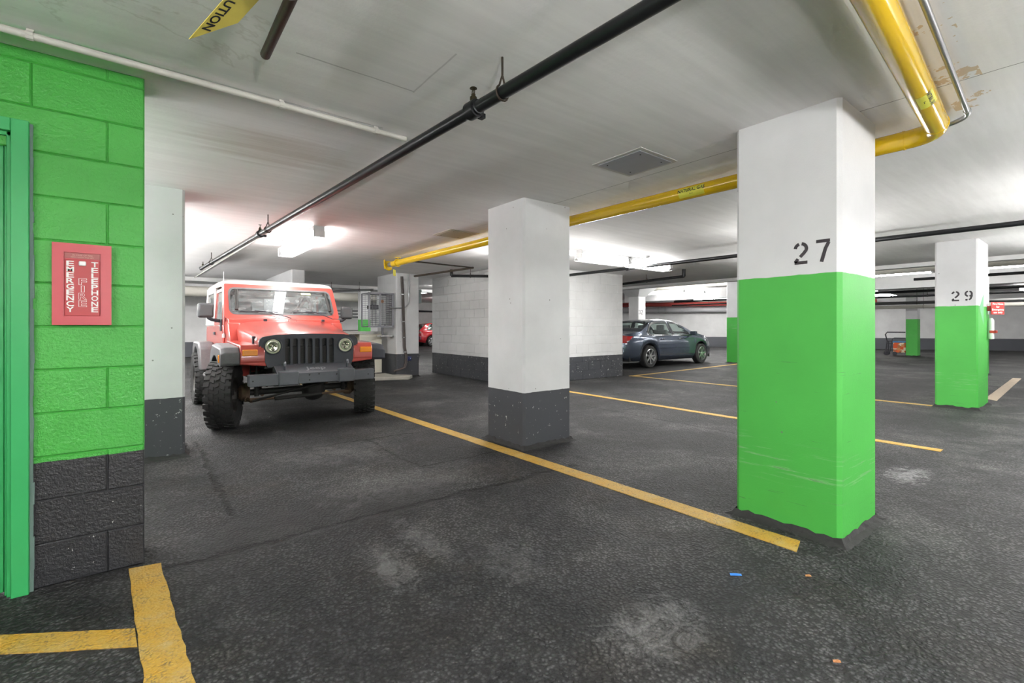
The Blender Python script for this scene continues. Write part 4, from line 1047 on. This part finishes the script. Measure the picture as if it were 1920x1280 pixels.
sp1 = MB().tube([P0, P1], .0305, 20).build('sprinkler_pipe', M_black_pipe, smooth=True)
tag(sp1, 'long black sprinkler pipe crossing the ceiling towards the red off-road vehicle', 'pipe')
for y in (1.79, 5.95, 9.6): hanger(at_y(y), .0305, sp1, axis=d1)
for y in (2.02, 6.30): coupling(at_y(y), d1, .0305, sp1); sprinkler_head(at_y(y)+Vector((0, 0, .042)), sp1)
c = MB(); c.lathe([(.0, .028), (.034, .026), (.036, 0), (.036, -.03)], P1, d1, 18); c.build('end_cap', M_black_pipe, sp1, smooth=True)
sprinkler_head(at_y(10.5)+Vector((0, 0, .03)), sp1)
# right-hand black pipe, behind pillar 27
Q0 = Vector((7.73, -2.5, 2.365)); Q1 = Vector((7.42, 7.53, 2.365)); sp2 = MB().tube([Q0, Q1], .031, 16).build('sprinkler_pipe', M_black_pipe, smooth=True)
tag(sp2, 'black sprinkler pipe passing behind pillar 27 and in front of pillar 29', 'pipe')
aq = lambda y: Q0+(Q1-Q0)*((y-Q0.y)/(Q1.y-Q0.y)); dq = (Q1-Q0).normalized()
for y in (2.55, 5.6): hanger(aq(y), .031, sp2, axis=dq)
for y in (3.05, 5.9): coupling(aq(y), dq, .031, sp2); sprinkler_head(aq(y)+Vector((0, 0, .042)), sp2)
Q2 = Vector((9.85, 7.85, 2.34)); Q3 = Vector((9.46, 5.92, 2.34)); sp3 = MB().tube([Vector((10.6, 11.8, 2.34)), Q2, Q3, Q3+Vector((0, -.01, .03))], .032, 12).build('sprinkler_pipe', M_black_pipe, smooth=True)
tag(sp3, 'short black pipe ending in an upturned elbow right of the block room', 'pipe'); MB().tube([Q3, Q3+Vector((0, 0, .16))], .036, 12).build('riser', M_black_pipe, sp3); hanger(Q3.lerp(Q2, .6), .032, sp3, axis=(Q2-Q3))
# small pipes left of the block room
a0 = Vector((5.40, 9.17, 2.36)); a1 = Vector((6.0, 8.35, 2.32))
s4_ = MB().tube([a0, a1], .03, 12).build('sprinkler_pipe', M_black_pipe, smooth=True); tag(s4_, 'short black pipe with upturned end on the left face of the block room', 'pipe')
MB().tube([a0, a0+Vector((0, 0, .14))], .034, 12).build('riser', M_black_pipe, s4_); hanger(a0.lerp(a1, .45), .03, s4_, axis=(a1-a0))
b0 = Vector((5.38, 8.25, 2.45)); b1 = Vector((5.14, 10.72, 2.45)); bp_ = MB().tube([b0, b1], .024, 10).build('branch_pipe', mat('brown_black_pipe', (.07, .05, .035), .5, .3), smooth=True)
tag(bp_, 'thin brown-black pipe near the ceiling between the cable pillar and block room', 'pipe'); MB().tube([b0, b0+Vector((-1.7, 0, .02))], .014, 8).build('side_conduit', M_dark_steel, bp_)
wc = MB().tube([(3.82, 5.9, 2.485), (7.0, 5.92, 2.485)], .011, 8).build('painted_conduit', mat('white_conduit', (.8, .8, .8), .4)); tag(wc, 'thin white painted conduit across the ceiling left of the central pillar', 'conduit')
# conduit along the ceiling over the green wall
L0 = Vector((-4.5, 2.76, 2.468)); L1 = Vector((1.36, 2.905, 2.468)); lc = MB().tube([L0, L1], .0165, 12).build('painted_conduit', mat('grey_painted_conduit', (.52, .51, .47), .5, noise=.1), smooth=True)
tag(lc, 'grey painted conduit running along the ceiling above the green wall', 'conduit')
for f in (.70, .87, .965):
    p = L0.lerp(L1, f); s_ = MB(); s_.tube([p+Vector((-.012, 0, 0)), p+Vector((.012, 0, 0))], .021, 10); s_.box(p+Vector((-.012, .0, .0)), p+Vector((.012, .05, .030))); s_.build('strap', lc.data.materials[0], lc)
thin = MB().tube([(1.425, 3.2, 2.480), (1.32, 6.0, 2.480), (.96, 14.5, 2.480)], .011, 8).build('painted_conduit', mat('offwhite_conduit', (.66, .64, .60), .45)); tag(thin, 'thin pale conduit on the ceiling just right of the long black pipe', 'conduit')
for y, x in ((4.6, 1.372), (5.3, 1.346), (7.2, 1.269)): MB().box((x-.03, y-.01, 2.468), (x+.03, y+.01, 2.4995)).build('strap', thin.data.materials[0], thin)
# brown hollow bar near the camera
br = MB(); br.tube([(.405, 2.27, 2.40), (.420, .2, 2.40)], .020, 14); bro = br.build('hanging_bar', M_brown_pipe, smooth=True); tag(bro, 'short dark brown metal bar with a cut end at the top left', 'bar')
MB().tube([(.405, 2.285, 2.40), (.405, 2.262, 2.40)], .014, 12).build('bar_end', mat('bare_metal_end', (.55, .5, .42), .4, .4), bro)
MB().tube([(.415, 1.0, 2.42), (.415, 1.0, 2.5)], .006, 6).build('hanger_rod', M_dark_steel, bro)
# yellow caution plate + chrome fitting just inside the top edge
sp_ = MB(); c0 = Vector((.215, 1.88, 2.265))
E1 = Vector((.085, -.13, .16)); E1n = E1.normalized(); 
ax1 = Vector((.42, -.80, .42)).normalized(); ax2 = Vector((.80, .50, .33)); ax2 = (ax2-ax1*ax2.dot(ax1)).normalized(); nz_ = ax1.cross(ax2)
o0 = Vector((.118, 2.05, 2.255))
pl3 = MB(); f3 = lambda a, b, c: tuple(o0+ax1*a+ax2*b+nz_*c)
pl3.prism([(0, 0), (.55, -.0), (.55, .115), (.14, .115)], lambda a, b, t: f3(a, b, t), -.001, .001)
cau = pl3.build('caution_plate', mat('caution_yellow', (.62, .52, .10), .5, noise=.12)); tag(cau, 'yellow caution plate with black lettering hanging at the top left edge', 'sign')
nsgn = 1 if (Vector((0, 0, EYE))-o0).dot(nz_) > 0 else -1
tx = MB(); text_to(tx, 'CAUTION', .050, lambda a, b, c: f3(.175+a*nsgn, .025+b, .0022*nsgn), bold=.0012)
for i, s_ in enumerate(('THIS DOOR MUST', 'BE KEPT CLOSED', 'AT ALL TIMES')) if False else (): pass
tx.build('lettering', M_ink, cau)
MB().tube([o0+ax1*.45+ax2*.06, o0+ax1*.45+ax2*.06+Vector((0, 0, .16))], .004, 6).build('hanger_wire', M_dark_steel, cau)
dm = MB(); dm.lathe([(0, -.052), (.022, -.048), (.045, -.030), (.056, 0), (.050, .02), (.03, .03), (.03, .14)], (.375, 1.70, 2.375), (0, 0, 1), 24)
dmo = dm.build('ceiling_dome', mat('mirror_chrome', (.75, .76, .78), .12, 1), smooth=True); tag(dmo, 'small shiny chrome dome fitting beside the yellow caution plate', 'fitting')
# ceiling access panels
def panel(x0, y0, x1, y1, label, m, m2):
    e = MB(); e.box((x0, y0, 2.494), (x1, y1, 2.4999)); o = e.build('access_panel', m2, bevel=.001); tag(o, label, 'panel')
    i = .035; MB().box((x0+i, y0+i, 2.489), (x1-i, y1-i, 2.4945)).build('panel_door', m, o, bevel=.0015)
    for a, b in ((x0+.10, y0+.08), (x0+.09, y1-.08), (x1-.10, y1-.09), (x1-.1, y0+.08)): MB().lathe([(.006, 0), (.005, -.003), (0, -.003)], (a, b, 2.489), (0, 0, 1), 8).build('screw', M_ink, o)
panel(2.775, 2.075, 3.235, 2.54, 'square grey steel ceiling access panel left of pillar 27', mat('panel_grey', (.36, .38, .42), .35, .3, noise=.06), mat('panel_frame_white', (.55, .55, .53), .5))
panel(3.14, 5.36, 3.60, 5.85, 'tan ceiling access panel left of the central pillar above the yellow pipe', mat('panel_tan', (.42, .36, .27), .5, noise=.1), mat('panel_frame_tan', (.46, .42, .35), .5))
# smoke detectors
for p, lb in (((1.62, 7.55, CEIL), 'white round smoke detector beside the light over the red vehicle'), ((7.15, 5.22, CEIL), 'white round detector between the two lights right of the central pillar')):
    s_ = MB().lathe([(.055, 0), (.055, -.018), (.042, -.035), (.018, -.045), (0, -.046)], p, (0, 0, 1), 18).build('smoke_detector', M_housing, smooth=True); tag(s_, lb, 'detector')
# ---- service pipes over the aisles
def run(p0, p1, r, m, label, name='service_pipe', cat='pipe', hang=0, zc=2.95):
    o = MB().tube([p0, p1], r, 14).build(name, m, smooth=True); tag(o, label, cat)
    p0 = Vector(p0); p1 = Vector(p1)
    for k in range(hang): hanger(p0.lerp(p1, (k+.5)/hang), r, o, zc, (p1-p0))
    return o
run((16.0, -6, 2.71), (16.0, 15, 2.71), .065, M_cream, 'cream painted pipe high between pillars 27 and 29', hang=5)
run((21.5, -6, 2.44), (21.5, 14, 2.50), .045, M_black_pipe, 'upper thin black pipe in front of the far flared capital', hang=5)
run((21.3, -6, 2.28), (21.3, 14, 2.30), .035, M_black_pipe, 'middle thin black pipe in front of the far pillar capital', hang=5)
run((23.0, -6, 2.10), (23.0, 11, 2.14), .06, mat('grey_pipe', (.10, .10, .10), .5), 'thick dark grey pipe behind the far green pillar', hang=4)
run((24.0, -6, 1.98), (24.0, 11, 2.02), .07, M_cream, 'cream pipe below the dark pipes near the far wall', hang=4)
run((14.4, -4, 2.34), (14.4, 2.95, 2.34), .032, M_black_pipe, 'black pipe stub ending left of pillar 29 below the light', hang=3)
so = (A+dd*3-nn*.9); 
def alongwall(t0, t1, off, z): return (A+dd*t0-nn*-off*-1+Vector((0, 0, z))), (A+dd*t1-nn*-off*-1+Vector((0, 0, z)))
inn = -nn if (Vector((10, 10, 0))-A).dot(-nn) > 0 else nn
def aw(t, off, z): return A+dd*t+inn*off+Vector((0, 0, z))
stp = run(aw(6, .45, 2.22), aw(26.5, .45, 2.22), .15, mat('grey_lagged_pipe', (.46, .46, .48), .5), 'thick grey lagged pipe lettered STEAM along the far wall')
tx = MB(); f3 = lambda a, b, c: tuple(aw(20.4, .45, 2.22)+dd*a+inn*(.153)+Vector((0, 0, b))) ; text_to(tx, 'STEAM', .17, lambda a, b, c: tuple(aw(20.0, .45, 2.22)+dd*a+inn*.153+Vector((0, 0, b))), bold=.004, spacing=1.1); tx.build('lettering', M_ink, stp)
for t_ in (15.4, 15.8): MB().tube([aw(t_, .45, 2.22), aw(t_+.08, .45, 2.22)], .165, 16).build('pipe_band', M_galv, stp)
rp = run(aw(6, .8, 2.56), aw(26.5, .8, 2.56), .125, mat('red_sprinkler_main', (.42, .06, .05), .45), 'red sprinkler main running above the grey steam pipe')
tx = MB(); text_to(tx, 'SPRINKLER', .12, lambda a, b, c: tuple(aw(13.6, .8, 2.56)+dd*a+inn*.129+Vector((0, 0, b)))); tx.build('lettering', M_ink, rp)
run((-8, 20.9, 2.52), (9.6, 20.9, 2.52), .19, M_cream, 'thick white duct pipe low in front of the back wall behind the red vehicle')
run((-8, 17.0, 2.68), (3.2, 17.0, 2.68), .06, mat('grey_pipe', (.10, .10, .10), .5), 'thin dark pipe near the ceiling left of the red vehicle roof')
run((3.9, 14.2, 2.22), (5.1, 13.0, 2.27), .03, M_galv, 'short grey pipe beside the wire cage under the strip lights', hang=2)
run((10.6, 24.5, 2.10), (17, 24.5, 2.10), .06, M_black_pipe, 'black pipe over the small red car', hang=3)
# ================================================================ WIRE CAGE AND CABLES
cg = empty('wire_cage', (4.05, 10.60, 1.22), 'grey steel wire mesh cage box mounted on the cable pillar', 'cage')
Mc = mat('cage_steel', (.20, .20, .22), .45, .5)
Wc, Dc, Hc = .58, .46, .78
fm = MB()
for x in (0, Wc*.46, Wc):
    fm.box((x-.022, -.012, 0), (x+.022, .012, Hc))
for z in (0, Hc): fm.box((-.02, -.012, z-.02), (Wc+.02, .012, z+.02))
fm.build('door_frame', Mc, cg)
f2_ = MB()
for x, y in ((0, Dc), (Wc, Dc)): f2_.box((x-.015, y-.015, 0), (x+.015, y+.015, Hc))
for z in (0, Hc):
    f2_.box((-.01, 0, z-.012), (.01, Dc, z+.012)); f2_.box((Wc-.01, 0, z-.012), (Wc+.01, Dc, z+.012)); f2_.box((0, Dc-.01, z-.012), (Wc, Dc+.01, z+.012))
f2_.build('frame', Mc, cg)
ms = MB()
for k in range(1, 17):
    z = Hc*k/17; ms.tube([(0, 0, z), (Wc, 0, z)], .004, 4); ms.tube([(Wc, 0, z), (Wc, Dc, z)], .004, 4); ms.tube([(0, Dc, z), (Wc, Dc, z)], .004, 4)
for k in range(1, 7): x = Wc*k/7; ms.tube([(x, 0, 0), (x, 0, Hc)], .003, 4); ms.tube([(x, Dc, 0), (x, Dc, Hc)], .003, 4)
for k in range(1, 9): x = Wc*k/9; ms.tube([(x, 0, Hc), (x, Dc, Hc)], .003, 4); ms.tube([(x, 0, 0), (x, Dc, 0)], .003, 4)
o = ms.build('wire_mesh', Mc, cg); o['kind'] = 'stuff'
MB().box((-.04, -.03, Hc*.52), (-.02, .02, Hc*.62)).build('latch', M_ink, cg)
bxm = MB().box((.30, .12, .06), (.46, .30, .74)).build('sign_board', mat('pale_board', (.55, .57, .58), .5), cg, bevel=.01)
MB().box((.02, .03, .40), (.24, .06, .50)).build('crossbar', mat('dark_plate', (.07, .07, .08), .5), cg)
MB().lathe([(0, .006), (.035, .004), (.035, 0)], (.37, .118, .60), (0, -1, 0), 12).build('badge', mat('orange_badge', (.5, .2, .06), .5), cg)
MB().tube([(.40, .2, 0), (.40, .2, -.12), (.42, .2, -.2)], .03, 8).build('support_post', Mc, cg)
MB().box((.30, .05, -.24), (.70, .30, -.21)).build('bracket_shelf', mat('pale_grey_metal', (.5, .5, .5), .5), cg, bevel=.004)
# cables on the pillar
X0 = 4.80; Yc = 10.49
cbx = MB()
cpts = [(4.80, Yc, 2.42), (4.82, Yc, 2.1), (4.83, Yc-.01, 1.7), (4.845, Yc, 1.3), (4.855, Yc-.01, 1.0), (4.87, Yc, .72), (4.91, Yc-.01, .5), (4.90, Yc, .36), (4.86, Yc-.01, .24), (4.76, Yc-.02, .20), (4.60, Yc-.02, .17)]
cbx.tube(cpts, .022, 8); cbx.tube([(x+.03, y-.012, z) for x, y, z in cpts], .014, 8); cbo = cbx.build('cable_bundle', mat('brown_grey_cable', (.085, .07, .065), .6), smooth=True); tag(cbo, 'thick dark cable bundle running down the pillar beside the wire cage', 'cable')
for z, x in ((1.98, 4.825), (1.33, 4.845), (.95, 4.86), (.60, 4.89)): MB().box((x-.03, Yc-.03, z), (x+.05, Yc+.028, z+.02)).build('cable_tie', M_galv, cbo)
cn = MB(); cn.tube([(5.00, 10.50, 2.49), (5.00, 10.50, 1.99)]+elbow((5.00, 10.50, 2.0), (5.00, 10.50, 1.66), (4.50, 10.50, 1.66), .22)+[(4.66, 10.50, 1.66), (4.55, 10.62, 1.66)], .017, 8)
cno = cn.build('electrical_conduit', M_galv, smooth=True); tag(cno, 'curved grey conduit feeding the wire cage from the ceiling', 'conduit'); MB().tube([(5.00, 10.5, 2.02), (5.0, 10.5, 1.96)], .026, 10).build('coupling', M_galv, cno)
bl = MB(); bl.box((4.95, 10.46, .40), (5.05, 10.52, .50)); bl.lathe([(.03, 0), (.028, .04), (.0, .05)], (5.0, 10.46, .45), (0, -1, 0), 12)
blo = bl.build('power_outlet', mat('blue_plastic', (.03, .04, .14), .3), bevel=.004); tag(blo, 'small blue outlet box low on the cable pillar', 'outlet')
MB().lathe([(.014, 0), (.010, .006), (0, .008)], (5.0, 10.412, .455), (0, -1, 0), 8).build('indicator', mat('pale_blue_light', (.6, .7, 1), .3), blo)
lp = MB(); lp.tube([(5.30, 10.60+.05*math.cos(a), .42+.10*math.sin(a)) for a in [math.radians(-80+200*k/14) for k in range(15)]], .012, 6); lpo = lp.build('hose_loop', M_ink); tag(lpo, 'black cable loop sticking out at the right side of the cable pillar', 'cable')
wb = MB(); wb.box((5.285, 10.66, 1.80), (5.42, 10.90, 2.15)); wbo = wb.build('junction_box', mat('grey_green_box', (.22, .27, .27), .5), bevel=.01); tag(wbo, 'grey-green junction box high on the right side of the cable pillar', 'box')
MB().tube([(5.33, 10.78, 2.15), (5.33, 10.78, 2.49)], .02, 8).build('riser', M_dark_steel, wbo)
# ================================================================ BOOTH COUNTER
bt = empty('booth_counter', (3.0, 11.02, 0), 'cream booth counter with open cubby behind the red vehicle, right side', 'counter')
Mb = mat('cream_laminate', (.62, .60, .50), .5, noise=.04)
MB().box((.0, -.03, 1.04), (1.58, .62, 1.10)).build('counter_top', mat('grey_worktop', (.50, .49, .46), .5), bt, bevel=.005)
MB().box((.98, 0, .10), (1.53, .58, 1.04)).build('cabinet_body', Mb, bt, bevel=.004)
MB().box((1.02, -.018, .14), (1.49, 0, .98)).build('cabinet_door', Mb, bt, bevel=.004)
MB().box((.05, 0, .10), (.98, .58, .60)).build('side_cabinet', Mb, bt, bevel=.004)
MB().box((.05, .50, .60), (.98, .58, 1.04)).build('back_panel', mat('brown_back_panel', (.16, .13, .11), .7), bt)
MB().box((.60, .05, .60), (.64, .55, 1.04)).build('divider', Mb, bt)
MB().box((1.30, .0, .0), (1.36, .1, .10)).build('leg', M_ink, bt)
cat_ = MB(); cat_.obox((.55, .2, 1.125), (.42, .02, 0), (-.02, .10, 0), (0, 0, .012)); 
cat_.build('papers', mat('dark_tray', (.12, .12, .11), .6), bt)
pad = MB().prism([(3.4, 10.35), (4.75, 9.95), (4.95, 10.2), (4.70, 10.46), (4.60, 10.50), (4.60, 10.95), (3.4, 11.0)], lambda a, b, t: (a, b, t), 0, .085).build('concrete_pad', mat('pale_concrete', (.42, .40, .35), .8, noise=.2, nscale=8, bump=.3), bevel=.02); tag(pad, 'low pale concrete pad under the booth beside the cable pillar', 'pad')
cn_ = MB(); cn_.lathe([(.05, .34), (.13, .20), (.15, 0)], (0, 0, 0), (0, 0, 1), 14); 
fb = MB(); fb.lathe([(0, .0), (.02, .02), (.20, .30), (.21, .33), (0, .30)], (3.05, 12.6, 1.14), (.85, -.25, .15), 18); fbo = fb.build('plastic_funnel', mat('green_plastic', (.03, .33, .14), .4), smooth=True); tag(fbo, 'green plastic funnel shape lying on the booth counter behind the mirror', 'funnel')
fbo.location = (.16, -1.35, .16)
sf = MB()
for k in range(3): sf.box((6.1, 21.2, 1.62+k*.14), (7.6, 21.5, 1.68+k*.14))
sfo = sf.build('wall_rack', mat('dark_rack', (.06, .06, .07), .5)); tag(sfo, 'dark slatted rack on the back wall between the red vehicle and the green-banded pillar', 'rack')
# ================================================================ EMERGENCY PHONE
ep = empty('emergency_phone_box', (-.352, 3.052, 1.228), 'red emergency fire telephone box on the green block wall', 'phone box')
Mr = mat('phone_box_red', (.52, .075, .09), .36, coat=.2, noise=.05); W_, H_ = .212, .388
finish('frame_plate', holes('frame_plate', [[(0, 0), (W_, 0), (W_, H_), (0, H_)], [(.040, .040), (.172, .040), (.172, .345), (.040, .345)]], .012, lambda u, v, t: (u, .0+t, v)), Mr, ep)
bx = MB(); bx.box((-.0+.002, .004, .002), (W_-.002, .019, H_-.002)); bx.build('back_box', Mr, ep)
dr_ = MB(); dr_.box((.043, -.001, .043), (.169, .010, .313)); dro = dr_.build('phone_door', mat('phone_door_red', (.42, .04, .045), .4), ep, bevel=.002)
MB().box((.043, .000, .318), (.169, .010, .343)).build('instruction_strip', mat('dull_red_strip', (.34, .10, .09), .5), ep)
Mw = mat('white_lettering', (.80, .80, .78), .5)
def stack(word, cx, ztop, zbot, cw, outline=0, bold=.0):
    mb = MB(); n = len(word); hh = (ztop-zbot)/n
    for i, chh in enumerate(word):
        vs, fs = text2d(chh, 1.0, .02, 1, outline)
        xs_ = [v[0] for v in vs]; ys2 = [v[1] for v in vs]; x0, x1, y0, y1 = min(xs_), max(xs_), min(ys2), max(ys2)
        cwi = cw*(.45 if chh == 'I' else 1); zc = ztop-hh*(i+.5)
        mb.add([(cx+((v[0]-x0)/(x1-x0)-.5)*cwi, -.0022-(.0 if not outline else v[2]*.01), zc+((v[1]-y0)/(y1-y0)-.5)*hh*.90) for v in vs], fs)
    return mb.build('lettering', Mw, dro)
stack('EMERGENCY', .0625, .306, .060, .027); stack('TELEPHONE', .150, .306, .060, .025); stack('FIRE', .107, .225, .085, .030, outline=.014)
MB().box((.093, -.012, .283), (.119, -.001, .305)).build('latch_button', mat('white_plastic', (.85, .85, .85), .3), ep, bevel=.004)
mt = MB(); text_to(mt, 'IN CASE OF FIRE', .010, lambda a, b, c: (.106+a, -.0012, .333+b)); text_to(mt, 'OPEN DOOR AND LIFT', .008, lambda a, b, c: (.106+a, -.0012, .323+b)); mt.build('small_lettering', mat('faint_lettering', (.6, .35, .3), .6), ep)
# ================================================================ RED SIGN, HOSE THING, CART, LITTER
sg = MB(); sg.obox((10.30, 1.115, 1.50), (.10*.79, -.10*.61, 0), (.003, .004, 0), (0, 0, .095)); sgo = sg.build('wall_sign', M_redpaint); tag(sgo, 'small red sign with white lettering on the right edge of pillar 29', 'sign')
sgv = Vector((.79, -.61, 0)); sn = Vector((-.61, -.79, 0)); tx = MB()
for i, s_ in enumerate(('Fire Hose', 'for', 'Emergency', 'use only')): text_to(tx, s_, .042, lambda a, b, c, i=i: tuple(Vector((10.30, 1.115, 1.50))+sgv*a+sn*.0065+Vector((0, 0, .065-i*.043+b))), bold=.001)
tx.build('lettering', Mw, sgo)
MB().box((10.28, 1.17, 1.46), (10.32, 1.226, 1.54)).build('mount', M_redpaint, sgo)
ex = MB(); ex.lathe([(0, 0), (.035, .01), (.035, .30), (.015, .33), (0, .33)], (10.30, 1.185, 1.02), (0, 0, 1), 12); exo = ex.build('wall_tube', mat('pale_plastic_tube', (.65, .68, .66), .4), smooth=True); tag(exo, 'slim pale tube holder with red clip below the red sign', 'holder')
MB().box((10.26, 1.12, 1.12), (10.36, 1.20, 1.16)).build('clip', M_redpaint, exo, bevel=.003)
ct = empty('shopping_cart', (25.0, 5.65, 0), 'folding shopping cart with orange bag left of the far green pillar', 'cart', rz=0)
fr_ = MB(); Mf = mat('cart_frame_black', (.04, .04, .05), .5, .3)
fr_.tube([(-.05, .40, .10), (.10, .38, .60), (.0, .42, .88), (.02, .36, .98), (.02, -.25, .98)], .022, 8); fr_.tube([(.35, .40, .10), (.30, .38, .60)], .018, 8); fr_.tube([(.02, .28, .1), (.02, .18, .70), (.02, .12, .74), (.02, -.25, .74)], .014, 8)
for z in (.2, .35, .5, .6): fr_.tube([(.05, .36, z), (.05, .0, z)], .012, 6)
fr_.build('frame', Mf, ct)
for x, y in ((0, .40), (0, .10), (.3, .40)):
    MB().lathe([(.0, -.025), (.075, -.025), (.08, 0), (.075, .025), (0, .025)], (x, y, .085), (1, 0, 0), 16).build('wheel', Mf, ct)
bg = MB(); bg.box((.0, -.28, .12), (.30, .16, .56)); bag = bg.build('bag', None, ct, bevel=.03)
tB = NT('orange_patterned_bag'); v = tB.n.new('ShaderNodeTexVoronoi'); v.inputs['Scale'].default_value = 9; v.distance = 'CHEBYCHEV'; tB.t.links.new(tB.pos(), v.inputs['Vector'])
cc = tB.ramp(tB.xyz(v.outputs['Color'])[0], [(0, (.75, .10, .02)), (.45, (.80, .18, .03)), (.55, (.85, .75, .6)), (.8, (.7, .30, .10)), (1, (.25, .02, .02))]); tB.set('Base Color', cc); bag.data.materials.append(tB.m) if not bag.data.materials else None
MB().box((-.01, -.29, .54), (.31, .17, .60)).build('bag_rim', mat('blue_rim', (.05, .22, .5), .5), ct, bevel=.01)
for p, cl, lb, sz in (((2.28, 1.14), (.05, .25, .75), 'tiny blue plastic scrap on the asphalt in front of pillar 27', (.028, .006)), ((1.98, .62), (.45, .20, .08), 'dry brown leaf scrap on the asphalt near the bottom edge', (.014, .009)),
                      ((2.55, .92), (.45, .22, .08), 'dry orange-brown scrap just right of the blue scrap', (.014, .006))):
    s_ = MB(); a = sz; s_.add([(p[0]-a[0]*.8, p[1]+a[0]*.7, .0005), (p[0]+a[0]*.7, p[1]-a[0]*.6, .0005), (p[0]+a[0]*.9, p[1]-a[0]*.3, .005), (p[0]-a[0]*.5, p[1]+a[0]*1.0, .006), (p[0], p[1], .012)], [(0, 1, 4), (1, 2, 4), (2, 3, 4), (3, 0, 4), (0, 3, 2, 1)])
    o = s_.build('litter_scrap', mat('scrap_'+lb.split()[1], cl, .5)); tag(o, lb, 'litter')
S.cycles.adaptive_threshold = .14; S.cycles.adaptive_min_samples = 20
S.cycles.max_bounces = 6; S.cycles.diffuse_bounces = 4; S.cycles.glossy_bounces = 2; S.cycles.transparent_max_bounces = 8
S.cycles.caustics_reflective = False; S.cycles.caustics_refractive = False; S.cycles.sample_clamp_indirect = 6
